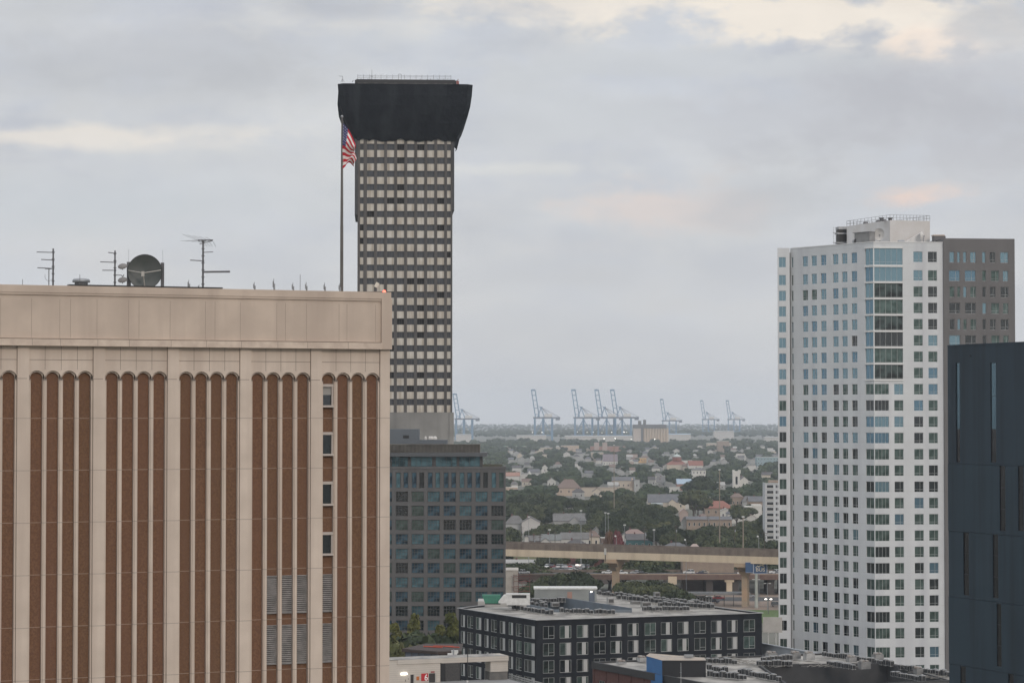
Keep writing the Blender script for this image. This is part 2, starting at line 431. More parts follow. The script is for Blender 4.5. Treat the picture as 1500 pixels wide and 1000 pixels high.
def onroof(px, py, y=3.0):
    """a spot on the tan block's roof seen over the parapet"""
    n = Vector((-math.sin(AA), math.cos(AA), 0))
    s, z = pl(px, py, OA+n*y, AA)
    q = OA+n*y+Vector((math.cos(AA), math.sin(AA), 0))*s; q.z = z
    return q
def mast_obj(name, label, cat, px, ytop, y, r, arms, group=None, extra=None):
    q = onroof(px, ytop, y); h = q.z-78.6
    t = thing(name, label, cat, (q.x, q.y, 78.6), AA, group)
    s = .0552
    m = MB().tube((0, 0, 0), (0, 0, h), r, r*.8, 8)
    for k in np.arange(.3, h, .55): m.lathe([(r*1.5, -.04), (r*1.5, .04)], (0, 0, k), n=8)
    m.build('mast', galv_dark, t)
    for (py, dx, sag, rr) in arms:
        z = h-(py-ytop)*s
        MB().tube((0, -r*1.2, z), (dx*s, -r*1.2, z+sag*s), rr, n=5).tube((0, -.12, z-.06), (0, -.12, z+.06), .07, n=6).build('arm', galv_dark, t)
    if extra: extra(t, h, s)
    return t
galv_dark = mat('weathered mast steel', (.13, .13, .135), .6, metal=.3)
def small_ant(t, h, s):
    m = MB(); m.tube((-.32, 0, 0), (-.32, 0, 2.3), .035); m.tube((-.62, 0, 2.34), (-.12, 0, 2.34), .05); 
    for i in range(9):
        a = PI*i/8; b = PI*(i+1)/8
        m.tube((-.32+.3*math.cos(a), 0, 1.75-.35*math.sin(a)), (-.32+.3*math.cos(b), 0, 1.75-.35*math.sin(b)), .015, n=4)
    m.build('small_antenna', galv_dark, t)
mast_obj('antenna_mast', 'grey roof mast with three arms pointing left, farthest left on the tan block', 'antenna', 78, 364, 3, .075,
         [(369.5, -23, 0, .035), (380, -17, .5, .035), (391.5, -22, .5, .035)], extra=small_ant)
def hook(t, h, s):
    m = MB(); z = h-(401-367)*s
    m.tube((0, 0, z), (.5, 0, z), .03).tube((.5, 0, z), (.62, 0, z-.12), .03).tube((.62, 0, z-.12), (.7, 0, z+.06), .03); m.build('bracket', galv_dark, t)
mast_obj('antenna_mast', 'grey roof mast with three short arms just left of the round dish', 'antenna', 168.5, 367, 3, .075,
         [(371, -10, 1, .035), (383.5, -21, .3, .035), (394.5, -18, -.3, .035)], extra=hook)
def yagi(t, h, s):
    m = MB(); z = h
    m.tube((-.45, -.2, z-.02), (.85, .3, z+.06), .05); m.tube((-.3, -.1, z-.3), (.8, .3, z+.0), .03)
    for i, (x, l) in enumerate(((-.45, 1.7), (-.2, 1.5), (.1, 1.3), (.4, 1.1), (.75, .9))):
        m.tube((x-l*.78, -.5, z+.02+l*.22), (x, 0, z), .012, n=4); m.tube((x-l*.8, -.2, z-.1-.03*i), (x, 0, z), .014, n=4)
        m.tube((x, 0, z), (x+l*.45, .5, z-.42), .012, n=4)
    m.build('yagi_antenna', galv_dark, t)
mast_obj('antenna_mast', 'tall roof mast with a spiky television antenna on top', 'antenna', 297.5, 352, 3, .085,
         [(369, 14, 1, .03), (381, -19, .5, .04), (396.5, 38.5, 1.3, .08)], extra=yagi)
def dish():
    q = onroof(212, 398, 2.4)
    t = thing('satellite_dish', 'large round grey dish antenna standing on the tan block roof', 'satellite dish', (q.x, q.y, 78.6), -.02)
    h = q.z-78.6; r = 24.5*.0535
    din = mat('dark dish mesh', (.075, .085, .08), .6, c2=(.10, .105, .10), sc_=.9)
    prof = [(r*(i/10), .42*(i/10)**2) for i in range(11)]
    m = MB(); m.lathe([(a, -b) for a, b in prof], (0, .42, h), 'Y', 40)
    d = m.build('reflector', din, t, smooth=True)
    MB().lathe([(r, 0), (r+.03, 0), (r+.03, .07), (r, .07)], (0, -.02, h), 'Y', 40).build('rim', blackm, t)
    wf = mat('pale feed support', (.42, .40, .36), .7)
    m = MB(); m.tube((-r*.95, -.02, h+.1), (-.1, -.75, h-.12), .035, n=5).tube((r*.95, -.02, h+.12), (.1, -.75, h-.12), .035, n=5).tube((0, 0, h-r*.85), (0, -.75, h-.12), .05, n=5)
    m.box(-.1, .1, -.9, -.7, h-.4, h-.02); m.build('feed_support', wf, t)
    m = MB(); m.box(-r-.13, -r+.16, .35, .55, 0, h+.78); m.box(r-.14, r+.1, .35, .55, 0, h+.72); m.box(-r, r, .42, .5, .4, .55); m.build('support_frame', galv_dark, t)
    MB().tube((-r+.0, .4, h+.7), (-r, .4, h+1.75), .012, n=4).build('lightning_rod', galv, t); MB().tube((r, .4, h+.7), (r, .4, h+1.7), .012, n=4).build('lightning_rod', galv, t)
    for (py, lab) in ((390, 'small oval dish antenna left of the large dish, the upper of two'), (410, 'small oval dish antenna left of the large dish, the lower of two')):
        q2 = onroof(179.5, py, 2.2)
        s = thing('drum_antenna', lab, 'dish antenna', (q2.x, q2.y, q2.z), -.1)
        m = MB(); rr = .36
        m.lathe([(rr*i/6, .16-.13*(i/6)**2) for i in range(7)], (0, 0, 0), 'Z', 24); m.M = Matrix.Rotation(R(-20), 4, 'X')
        mm = MB(Matrix.Rotation(R(38), 4, 'X')); mm.lathe([(0, .15), (rr*.5, .13), (rr*.85, .06), (rr, 0), (rr*.9, -.04), (0, -.02)], (0, 0, 0), 'Z', 24)
        mm.build('reflector', mat('brown grey dish', (.14, .13, .125), .6, c2=(.2, .19, .18), sc_=4), s, smooth=True)
        MB().tube((0, .1, 0), (.36, .2, -.05), .05).tube((0, -.02, 0), (0, -.02, -.28), .03).build('bracket', galv_dark, s)
dish()
def vent():
    q = onroof(119, 411, 4); t = thing('roof_vent', 'round mushroom roof vent left of the second mast on the tan block', 'vent', (q.x, q.y, 78.6))
    h = q.z-78.6
    MB().tube((0, 0, 0), (0, 0, h), .5, n=20).build('curb', galv_dark, t)
    MB().lathe([(.5, -.15), (.66, -.14), (.68, 0), (.6, .12), (.3, .17), (0, .18)], (0, 0, h), n=24).build('cap', galv, t, smooth=True)
vent()
def spike(px, ytop, kind, label):
    q = onroof(px, ytop, 1.2); h = q.z-79.4
    t = thing('roof_antenna', label, 'antenna', (q.x, q.y, 78.6))
    z0 = .8
    MB().tube((0, 0, 0), (0, 0, z0+h), .035 if kind else .018, .02, 6).build('rod', galv_dark, t)
    if kind:
        m = MB(); m.box(-.09, -.01, -.05, .05, z0+h*.35, z0+h*.8); m.box(.02, .11, -.04, .04, z0+h*.1, z0+h*.62); m.tube((0, 0, z0), (.14, .1, z0), .02)
        m.build('sensor_box', galv, t)
for i, (px, yt, k, lab) in enumerate([(372.5, 413, 1, 'small sensor post on the tan parapet, first right of the tall spiky mast'), (401, 408, 1, 'sensor post on the tan parapet topped by a thin rod, left of the others'),
        (429, 414, 1, 'small sensor post on the tan parapet just left of a thin upright rod'), (439.7, 402, 0, 'thin upright rod on the tan parapet between two sensor posts'),
        (448.5, 413, 1, 'small sensor post on the tan parapet just right of a thin upright rod'), (475.5, 414, 1, 'small sensor post on the tan parapet left of the flagpole'),
        (497.5, 415, 1, 'small sensor post standing against the foot of the flagpole'), (276.5, 410, 1, 'low rod and box on the parapet left of the spiky mast'),
        (291.5, 417, 1, 'short pipe on the parapet at the foot of the spiky mast'), (117, 402, 0, 'hair thin rod above the mushroom vent'), (33, 409, 0, 'hair thin rod at the far left of the tan parapet')]):
    spike(px, yt, k, lab)
def corner_light():
    q = onroof(551, 419, .9); t = thing('camera_mast', 'white camera housing on the right corner of the tan parapet', 'camera', (q.x, q.y, 79.4))
    h = q.z-79.4
    MB().tube((.02, 0, 0), (.02, 0, h), .05).build('post', galv_dark, t); MB(Matrix.Translation((0, 0, h)) @ Matrix.Rotation(.5, 4, 'Y')).box(-.13, .13, -.2, .2, -.1, .3).build('housing', mat('cream housing', (.6, .56, .48), .6), t)
    q = onroof(563, 425.5, .6); t = thing('warning_light', 'red warning light lit at the very corner of the tan parapet', 'light', (q.x, q.y, 79.4))
    MB().tube((0, 0, 0), (0, 0, .12), .05).build('base', galv_dark, t); MB().lathe([(.0, .3), (.1, .26), (.12, .12), (0, .1)], (0, 0, 0), n=10).build('lamp', lampr, t)
corner_light()

def flagpole():
    q = onroof(501, 172, 1.9); h = q.z-78.6
    t = thing('flagpole', 'tall tapered grey flagpole on the tan block roof', 'flagpole', (q.x, q.y, 78.6))
    MB().tube((0, 0, 0), (0, 0, h*.42), .135, .125, 14).tube((0, 0, h*.42), (0, 0, h*.75), .12, .085, 14).tube((0, 0, h*.75), (0, 0, h), .085, .055, 14).build('pole', mat('pole bronze', (.085, .078, .07), .5, c2=(.12, .11, .1), sc_=.4), t)
    MB().lathe([(0, .13), (.08, .1), (.11, 0), (.08, -.1), (0, -.13)], (0, 0, h+.05), n=14).build('finial', galv, t, smooth=True)
    MB().tube((.1, -.04, 1), (.13, -.04, h-.3), .008, n=4).build('halyard', mat('rope', (.4, .4, .38)), t)
    # the flag hangs almost limp
    f = MB(); U, V = 34, 65; top = h-(180-172)*.0552
    def P_(u, v):
        xt = 1.02*math.sin(u*PI/2)**1.1; zt = -2.25*u**1.15
        xb = -.05+1.0*u**1.2; zb = -3.72+.42*min(1, u*2.2)
        k = v**.95
        x = xt*(1-k)+xb*k+.10*math.sin(v*9+u*3)*u; z = zt*(1-k)+zb*k
        z += .20*math.sin(u*8+v*2.5)*u; y = .20*math.sin(v*9+u*5)*min(1, u*3)+.16*math.sin(u*12+v*4)*min(1, u*2)
        return (x+.07, y-.05, top+z)
    red, wh, bl, st = 0, 1, 2, 1
    for i in range(U):
        for j in range(V):
            u0, u1, v0, v1 = i/U, (i+1)/U, j/V, (j+1)/V
            s = int(j/(V/13)); c = red if s % 2 == 0 else wh
            if u1 <= .27 and j < V*6/13: c = st if (i % 3 == 1 and j % 4 == 2) else bl
            f.poly([P_(u0, v0), P_(u1, v0), P_(u1, v1), P_(u0, v1)], c)
    fl = f.build('flag', [mat('flag red', (.42, .015, .03), .85), mat('flag white', (.66, .63, .60), .85), mat('flag blue', (.035, .04, .13), .85)], None, loc=(q.x, q.y, 78.6))
    tag(fl, 'striped red and white flag with a starry blue corner hanging limp from the flagpole', 'flag')
flagpole()

# ================================================================== dark topped tower
def plaza():
    D = 650; s = D/F; cx = 593; X = (cx-750)*s
    t = thing('office_tower', 'very tall slim tower of dark ribs and beige squares with a flaring black top', 'tower', (X, D, 0), R(3.2))
    lx = lambda px: (px-cx)*s
    rib = mat('dark brown grey rib', (.080, .073, .068), .85, c2=(.105, .097, .09), sc_=.25, streak=((.06, .056, .053), .8))
    pan = mat('beige spandrel panel', (.56, .53, .475), .9, c2=(.46, .415, .345), sc_=.32, detail=9, streak=((.34, .29, .23), 1.1), lo=.4, hi=.7)
    conc = mat('stained concrete', (.27, .265, .25), .95, c2=(.19, .185, .175), sc_=.12, detail=9, streak=((.14, .137, .13), .35))
    wglass = mat('dim tower glass', (.06, .065, .075), .25, spec=.5, c2=(.035, .037, .042), sc_=.4); wopen = mat('open dark bay', (.008, .008, .009), .9)
    zb = zz(603.8, D); ztop = zz(122, D)
    x0, x1 = lx(523.5), lx(662.5); dp = 25
    core = MB(); core.box(x0+.1, x1-.1, .55, dp-.55, zb-.2, ztop); 
    cols = [527.0, 537.2, 551.9, 566.6, 581.3, 596.0, 610.7, 625.4, 640.1, 654.6]
    wid = [5.2]+[10.5]*8+[5.4]
    ribs = [(x0, lx(527))]+[(lx(cols[i]+wid[i]), lx(cols[i+1])) for i in range(9)]+[(lx(660), x1)]
    for a, b in ribs:
        core.box(a, b, -.30, .56, zb, ztop); core.box(a, b, dp-.56, dp+.3, zb, ztop)
    n = 9; L_ = dp-.6
    for i in range(10):                         # ribs of the two flanks
        ya = .58+i*(L_-.8)/9
        core.box(x0-.02, x0+.5, ya, ya+.8, zb, ztop); core.box(x1-.5, x1+.02, ya, ya+.8, zb, ztop)
    ws = []
    core.build('frame', rib, t)
    rows = []
    for k in range(21):
        z0, z1 = zz(603.6-19.63*k, D), zz(593.3-19.63*k, D)
        m = MB()
        for c, wd in zip(cols, wid): m.box(lx(c), lx(c+wd), -.06, .4, z0, z1)
        m.box(x0+.2, x0+.45, 1.3, dp-1.3, z0, z1); m.box(x1-.45, x1-.2, 1.3, dp-1.3, z0, z1)
        m.box(x0+1, x1-1, dp-.4, dp-.1, z0, z1)
        m.build('spandrel_row', pan, t)
        rows.append((z1, zz(603.6-19.63*(k+1), D)))
    W_ = Wins(t, rib, .07)
    for k, (z0, z1) in enumerate(rows):
        for i, (c, wd) in enumerate(zip(cols, wid)):
            g_ = wopen if random.random() < .12 else wglass
            W_.add(lx(c)+.003, lx(c+wd)-.003, z0, z1, .25, ('bars', 3 if wd > 6 else 2), g_, pr=-k)
    W_.done()
    # plain concrete base
    MB().box(lx(500), lx(664), -1.2, dp+1, 0, zb).box(lx(658), lx(664.6), -1.5, -1.2, 0, zb).build('base', conc, t)
    wrap = mat('black side wrap', (.05, .052, .055), .9, c2=(.07, .07, .072), sc_=.4)
    MB().box(lx(519.3), x0-.03, -.25, dp, zz(315, D), ztop-8).build('side_wrap', wrap, t); MB().box(x1+.03, lx(665.2), -.25, dp, zz(308, D), ztop-8).build('side_wrap', wrap, t)
    # netting round the flared crown
    net = mat('black netting', (.005, .007, .010), .85, spec=.12, c2=(.012, .014, .018), sc_=.25, streak=((.022, .025, .029), .35), bump=.25)
    prof = [(123, 494.3, 691.5), (140, 495.6, 690.2), (155, 498.5, 688), (168, 502.5, 684.8), (180, 507, 680.5), (192, 513, 674.5), (203, 519.5, 668), (208, 522, 665.5)]
    m = MB(); rows_ = []
    def ring(py, a, b, sag):
        ax, bx = lx(a), lx(b); ov = (bx-ax-25.5)/2; ch = .5+ov*.16; z = zz(py, D-ov)
        front = []
        NF = 36
        for i in range(NF+1):
            u = i/NF; x = ax+ch+(bx-ax-2*ch)*u
            sc_ = 0
            if sag: sc_ = .85*abs(math.sin(u*PI*7.5+.6))**.7*(.6+.4*math.sin(u*17))
            front.append((x, -ov-.05-.12*math.sin(u*PI*9)*(ov/5), z+sc_))
        r = [(ax, -ov+ch, z)]+front+[(bx, -ov+ch, z), (bx, dp+ov-ch, z), (bx-ch, dp+ov, z), (ax+ch, dp+ov, z), (ax, dp+ov-ch, z)]
        return r
    R_ = [ring(*q, i == len(prof)-1) for i, q in enumerate(prof)]
    ids = [m.pts(r) for r in R_]; nn = len(R_[0])
    for k in range(len(ids)-1):
        for i in range(nn):
            j = (i+1) % nn; m.f.append((ids[k]+i, ids[k+1]+i, ids[k+1]+j, ids[k]+j)); m.m.append(0)
    m.f.append(tuple(ids[0]+i for i in range(nn))); m.m.append(0)
    cr = m.build('crown_netting', net, t)
    m = MB(); m.poly([(lx(p_), 5, zz(q_, D)) for p_, q_ in ((494.6, 128), (493.2, 150), (495, 166), (501, 183), (510, 197), (518, 206), (523, 207), (523, 128))]); m.poly([(lx(p_), 9, zz(q_, D)) for p_, q_ in ((494.6, 128), (493.2, 150), (495, 166), (501, 183), (510, 197), (518, 206), (523, 207), (523, 128))]); m.build('loose_netting', net, t)
    MB().poly([(lx(669), .4, zz(219, D)), (lx(673), -.5, zz(203, D)), (lx(668), -.7, zz(203, D)), (lx(665.5), 0, zz(216, D))]).poly([(lx(669), .4, zz(219, D)), (lx(673), -.5, zz(203, D)), (lx(673), 6, zz(203, D)), (lx(667), 5, zz(219, D))]).build('loose_netting', net, t)
    MB().box(lx(519), lx(670), 3, dp-3, ztop-.5, zz(115.5, D)).box(lx(521), lx(667), 3.6, dp-3.6, zz(115.5, D), zz(114, D)).build('roof_slab', blackm, t)
    m = MB(); zr = zz(114, D)
    xs = np.linspace(lx(523), lx(661), 17)
    for x in xs: m.tube((x, 4, zr), (x, 4, zr+1.35), .05, n=4); m.tube((x, dp-4, zr), (x, dp-4, zr+1.2), .05, n=4)
    for z in (.45, .85, 1.1): m.tube((xs[0], 4, zr+z), (xs[-1], 4, zr+z), .035, n=4); m.tube((xs[0], dp-4, zr+z), (xs[-1], dp-4, zr+z), .035, n=4)
    for k in range(60):
        x = random.uniform(xs[0], xs[-1]); y = random.uniform(5, 18); m.tube((x, y, zr), (x+random.uniform(-1.5, 1.5), y, zr+random.uniform(.2, .9)), .05, n=4)
    m.build('roof_railing', galv_dark, t)
    m = MB(); m.tube((lx(544), 5, zr), (lx(544), 5, zz(98.5, D)), .07, .03); m.tube((lx(544)-.4, 5, zr+1), (lx(544)+.3, 5, zr+1), .08)
    m.build('antenna', galv_dark, t)
    m = MB(); a, b = lx(583.5), lx(587.5)
    m.tube((a, 6, zr), (a, 6, zz(104.5, D)), .06, n=4).tube((b, 6, zr), (b, 6, zz(104.5, D)), .06, n=4).tube((a, 6, zz(104.5, D)), (b, 6, zz(104.5, D)), .06, n=4).build('hoist_frame', galv_dark, t)
    m = MB(); zc = ztop; x = lx(501)
    m.tube((x, -1, zc), (x, -1, zc+1.7), .06, n=4).tube((x, -1, zc+1.5), (lx(495.5), -1, zc+1.7), .06, n=4).tube((x-.4, -1, zc), (x, -1, zc+.9), .05, n=4).tube((x+.5, -1, zc), (x, -1, zc+.9), .05, n=4).tube((lx(515), -1, zc), (lx(517), -1, zc+.5), .08, n=4)
    m.build('davit', galv_dark, t)
    MB().box(lx(668.5), lx(672.5), 1, 3, zc, zc+.8).tube((lx(669), 1, zc), (lx(671), 1, zc+1.3), .12).build('red_rigging', mat('red oxide', (.3, .06, .05), .8, c2=(.4, .3, .28), sc_=2), t)
plaza()

# ================================================================== grey grid building in front of it
def grid_block():
    D = 560; s = D/F; cx = 740.5; X = (cx-750)*s
    t = thing('apartment_building', 'grey brown block with a regular grid of square teal windows beside the tan block', 'apartment building', (X, D, 0))
    lx = lambda px: (px-cx)*s; z = lambda py: zz(py, D)
    wl = mat('grey brown cladding', (.088, .087, .087), .85, c2=(.106, .104, .103), sc_=.3, streak=((.095, .09, .085), .5))
    ops = []; W_ = Wins(t, dark_metal, .11)
    c0 = [719.6, 696.3, 673.0, 649.7, 626.4, 603.1, 579.8, 556.5, 533.2]
    tops = [719.5, 740.3, 761, 781.8, 803.3, 824, 845, 866, 887, 908, 929, 950]
    for r, ty in enumerate([691.5]+tops):
        for c in c0:
            if r == 0:
                for a in (c+.2, c+11.2): ops.append((lx(a), lx(a+7.3), z(714.5), z(691.5), ('bars', 1), r))
            else: ops.append((lx(c), lx(c+18), z(ty+15.3), z(ty), ('grid', 4, 3), r))
    for o in ops:
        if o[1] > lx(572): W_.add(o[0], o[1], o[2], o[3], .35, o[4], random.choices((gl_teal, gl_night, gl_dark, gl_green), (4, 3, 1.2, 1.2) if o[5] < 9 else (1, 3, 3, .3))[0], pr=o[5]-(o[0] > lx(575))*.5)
    m = MB(); m.holes(lx(500), 0, 0, z(683.5), 0, ops, .42)
    m.box(lx(500), 0, .42, 22, 0, z(684)-.3); m.box(lx(500), 0, .42, .8, z(684)-.3, z(683.5)); m.box(-.4, 0, .8, 22, z(684)-.3, z(683.5))
    m.box(lx(500), .12, -.15, .002, z(686.5), z(683)); m.build('wall', wl, t)
    W_.done()
    # set back penthouse storey
    p = MB(); zb = z(684)
    x1 = lx(706); p.box(lx(500), x1, 3.3, 16, zb, z(668.5)); 
    for a, b in ((571, 572.5), (597, 601), (633, 637.5), (669, 672), (703, 706.5)): p.box(lx(a), lx(b), 2.9, 3.4, zb, z(668.5))
    ph = p.build('penthouse', dark_metal, t)
    for a, b in ((572.5, 597), (601, 633), (637.5, 669), (672, 703)):
        fo = MB(); winframe(fo, lx(b)-lx(a), z(669)-z(683.8), ('bars', 4), lx(a), 3.1, z(683.8), .08); fo = fo.build('penthouse_window', dark_metal, ph)
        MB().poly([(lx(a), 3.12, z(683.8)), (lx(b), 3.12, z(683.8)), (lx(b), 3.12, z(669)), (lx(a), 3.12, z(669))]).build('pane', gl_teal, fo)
    MB().box(lx(500), lx(713), 1.2, 17, z(668.5), z(663)).build('roof_canopy', mat('charcoal canopy', (.075, .08, .085), .6), t)
    m = MB(); bl = mat('bronze screen blade', (.10, .09, .075), .6, c2=(.16, .15, .13), sc_=.5)
    m.box(lx(500), lx(702.5), 2.6, 2.7, z(662.8), z(651.5), 1)
    for px in np.arange(571, 703, 2.0): m.box(lx(px), lx(px+.9), 2.3, 2.6, z(662.8), z(651.5))
    m.box(lx(500), lx(703), 2.2, 2.7, z(651.5), z(650.3)); m.box(lx(701.5), lx(703), 2.7, 12, z(662.8), z(650.5))
    m.build('roof_screen', [bl, mat('screen back', (.07, .065, .055), .8)], t)
    mb_ = mat('blue grey cladding', (.10, .115, .13), .7)
    MB().box(lx(560), lx(612), 5, 12, z(663), z(628.5)).box(lx(612), lx(654), 5.5, 12, z(663), z(644.5)).box(lx(589), lx(598), 4.96, 5, z(642), z(637.5), 1).build('plant_room', [mb_, blackm], t)
    m = MB()
    for px, r in ((622, .3), (631, .55), (636, .5), (628, .35)): m.lathe([(0, 0), (r, .1), (r, .5), (r*.6, .8), (0, .85)], (lx(px), 6.5, z(644.5)), n=10)
    m.build('roof_fans', mat('white vent hood', (.55, .53, .5), .6), t)
    m = MB(); m.box(lx(707), lx(736), 1.5, 4, z(684), z(680)); m.build('roof_planter', mat('planter green', (.05, .065, .04), .9, c2=(.1, .08, .06), sc_=2), t)
grid_block()

# ================================================================== white residential tower, right
def white_tower():
    Cn = at(1280.5, 600, 452); Cn.z = 0; a = R(6.9)
    t = thing('residential_tower', 'tall white apartment tower with a glazed corner bay and a taupe wing', 'tower', Cn, a)
    wh = mat('white stucco', (.60, .615, .62), .85, c2=(.545, .56, .565), sc_=.2, streak=((.48, .49, .51), .35), joints=(3.045, 0.6, .035, (.48, .47, .46)))
    taupe = mat('taupe stucco', (.155, .149, .148), .9, c2=(.14, .134, .133), sc_=.15, streak=((.125, .12, .12), .3))
    fr = mat('white window frame', (.50, .51, .50), .6)
    band = mat('white spandrel band', (.66, .66, .65), .7)
    Z = lambda py: zz(py, 452)
    tops = [368.0]+[395.2+23.84*k for k in range(23)]+[947.5, 974]
    px2x = lambda px: pl(px, 600, Cn, a)[0]
    ztop = Z(354)
    opsR = []; opsL = []; opsT = []; opsF = []; W_ = Wins(t, fr, .042)
    x1382 = px2x(1382.5); x1487 = px2x(1487)
    # wing M: local frame whose +x runs from its left end to the corner
    d = Vector((54.4-67.7, 469.8-452)); ln = d.length
    wa = math.atan2(-d.y, -d.x)                              # bearing left -> corner, world
    Lw = Vector((Cn.x+d.x, Cn.y+d.y, 0))
    root = Matrix.Translation(Cn) @ Matrix.Rotation(a, 4, 'Z')
    Mw = root.inverted() @ (Matrix.Translation(Lw) @ Matrix.Rotation(wa, 4, 'Z'))
    wx = lambda px: pl(px, 600, Lw, wa)[0]
    Lf = at(1139.6, 600, 469.2); Lf.z = 0
    Mf = root.inverted() @ (Matrix.Translation(Lf))
    fx = lambda px: (px-1139.6)*469.2/F
    for k, ty in enumerate(tops):
        z1 = Z(ty); z0 = z1-15.5*.1277
        for p0, p1 in ((1339, 1352.3), (1360.3, 1373.6)): opsR.append((px2x(p0), px2x(p1), z0, z1, ('transom',)))
        if k >= 8:
            opsR.append((px2x(1310), px2x(1323.3), z0, z1, ('transom',))); opsR.append((.12, px2x(1302.2), z0, z1, ('bars', 4)))
        else: opsR.append((.12, px2x(1323.2), z1+.35-22.6*.1277, z1+.55, ('bay', 5)))
        for p0, p1 in ((1176.3, 1184), (1189.4, 1197.2), (1203, 1211), (1220.6, 1228.7), (1234, 1242), (1248, 1256.2)):
            opsL.append((wx(p0), wx(p1), z0, z1, ('transom',)))
        if k >= 8: opsL.append((wx(1268), ln-.10, z0, z1, ('bars', 2)))
        else: opsL.append((wx(1268), ln-.10, z1+.35-22.6*.1277, z1+.55, ('bay', 2)))
        opsL.append((.02, wx(1162.6), z0, z1, ('bars', 1)))
        opsF.append((fx(1141.6), fx(1151.8), z0, z1, ('bars', 2)))
    m = MB()
    m.holes(0, x1382, 0, ztop, 0, opsR, .22)
    m.M = Mw; m.holes(0, ln, 0, ztop, 0, opsL, .22)
    m.M = Mf; m.holes(0, fx(1157.5), 0, ztop, 0, opsF, .22); m.box(fx(1157.5)-.1, fx(1157.5), .001, 1.2, 0, ztop)
    m.M = Mw; m.box(-.35, 0, .0, .3, 0, ztop, 0)
    m.M = None
    # inner dark mass behind glazing, roof and back walls
    back = 24
    q = Mw @ Vector((0, 0, 0)); q2 = Mf @ Vector((0.02, .25, 0))
    m.poly([(0, .3, ztop-.9), (x1382, .3, ztop-.9), (x1382, back+4, ztop-.9), *[((root.inverted() @ Vector((Lf.x+3.4, 492, 0))).x, (root.inverted() @ Vector((Lf.x+3.4, 492, 0))).y, ztop-.9)], (q2.x, q2.y, ztop-.9), (q.x, q.y, ztop-.9)])
    qb = root.inverted() @ Vector((Lf.x+3.4, 492, 0)); m.poly([(q2.x, q2.y, 0), (qb.x, qb.y, 0), (qb.x, qb.y, ztop), (q2.x, q2.y, ztop)]); m.poly([(qb.x, qb.y, 0), (x1382, back+4, 0), (x1382, back+4, ztop), (qb.x, qb.y, ztop)])
    m.poly([(x1382, 0, 0), (x1382, back+4, 0), (x1382, back+4, ztop), (x1382, 0, ztop)])
    m.build('wall', wh, t)
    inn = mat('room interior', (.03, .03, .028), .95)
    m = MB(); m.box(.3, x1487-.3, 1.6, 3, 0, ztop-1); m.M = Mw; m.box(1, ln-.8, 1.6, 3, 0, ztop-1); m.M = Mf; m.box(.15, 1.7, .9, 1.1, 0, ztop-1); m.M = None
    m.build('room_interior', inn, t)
    for n, (ops, M) in enumerate(((opsR, None), (opsL, Mw), (opsF, Mf))):
        for o in ops:
            hz = o[3]-70
            pgl = (6, 3.5, .6, .4) if hz > 8 else ((3, 1.5, 3, 2) if hz > -4 else (.5, .3, 6, 3))
            if n == 0 and hz > 8 and o[3] < Z(400): pgl = (1, .5, 4, 3)
            big = (o[1]-o[0])*(o[3]-o[2]); gg = gchoice(pgl)
            if o[4][0] == 'bay':
                kk = min(range(8), key=lambda q_: abs(Z(tops[q_])+.55-o[3]))
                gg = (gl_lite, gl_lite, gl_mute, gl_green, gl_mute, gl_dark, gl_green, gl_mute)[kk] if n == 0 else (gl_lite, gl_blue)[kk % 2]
            W_.add(o[0], o[1], o[2], o[3], .15, o[4], gg, M, pr=-big)
    # taupe wing
    ev = [(1391.4, 1398.3), (1402.7, 1406.8), (1411.5, 1416), (1421.8, 1430), (1439.4, 1444.2), (1450.4, 1458.5), (1466, 1477.5)]
    od = [(1390.7, 1406.4), (1413.9, 1429.5), (1439.4, 1444.8), (1452.3, 1464), (1469.6, 1477.2)]
    ztw = Z(348.2)
    for k, ty in enumerate(tops):
        z1 = Z(ty); z0 = z1-15.6*.1277
        for p0, p1 in (ev if k % 2 == 0 else od):
            st = ('transom',) if p1-p0 > 7 else ('bars', 1)
            opsT.append((px2x(p0), px2x(p1), z0, z1, st))
            if Z(ty) > Z(520): W_.add(px2x(p0), px2x(p1), z0, z1, -.1, st, gchoice((5, 2, 2, 1) if k < 2 else (1.2, 1, 2, 3)), None, pr=-1)
    m = MB(); m.holes(x1382, x1487, 0, ztw, -.3, opsT, .25)
    m.box(x1382+.0, x1382+.2, -.295, .6, 0, ztw-.01); m.box(x1487-.2, x1487-.005, -.295, 20, 0, ztw-.01); m.box(x1382+.2, x1487-.2, 4, 20, 0, ztw-1); m.box(x1382+.003, x1382+.2, .6, 20, ztw-6, ztw-.01)
    m.build('taupe_wing', taupe, t)
    W_.done()
    for k in range(9):                          # white bands between the bay windows
        z1 = Z(tops[k]); zt = z1+.55+.38
        m = MB(); m.box(-.06, px2x(1323.4), -.14, .0, zt-.36, zt-.02); m.M = Mw; m.box(wx(1267.6), ln+.04, -.14, .0, zt-.36, zt-.02)
        m.build('bay_band', band, t)
    m = MB(); m.box(-.07, .10, -.10, .1, Z(557), Z(363)); m.build('corner_post', band, t)
    m = MB(); m.box(-.05, x1382-.004, -.06, 0, ztop-.12, ztop+.05); m.M = Mw; m.box(0, ln, -.06, 0, ztop-.12, ztop+.05); m.build('parapet_cap', band, t)
    # mechanical penthouse
    a2 = at(1305, 600, 459); e2 = at(1241.5, 600, 474); b2 = at(1363.5, 600, 461)
    inv = root.inverted()
    pA, pE, pB = [inv @ Vector((v.x, v.y, 0)) for v in (a2, e2, b2)]
    pBk = pB+(pE-pA); z0 = ztop-.9; z1 = zz(322.5, 459)
    ph = MB().prism([(pE.x, pE.y), (pA.x, pA.y), (pB.x, pB.y), (pBk.x, pBk.y)], z0, z1).build('mechanical_penthouse', mat('pale penthouse wall', (.58, .565, .55), .85, c2=(.50, .47, .44), sc_=.3), t)
    m = MB()
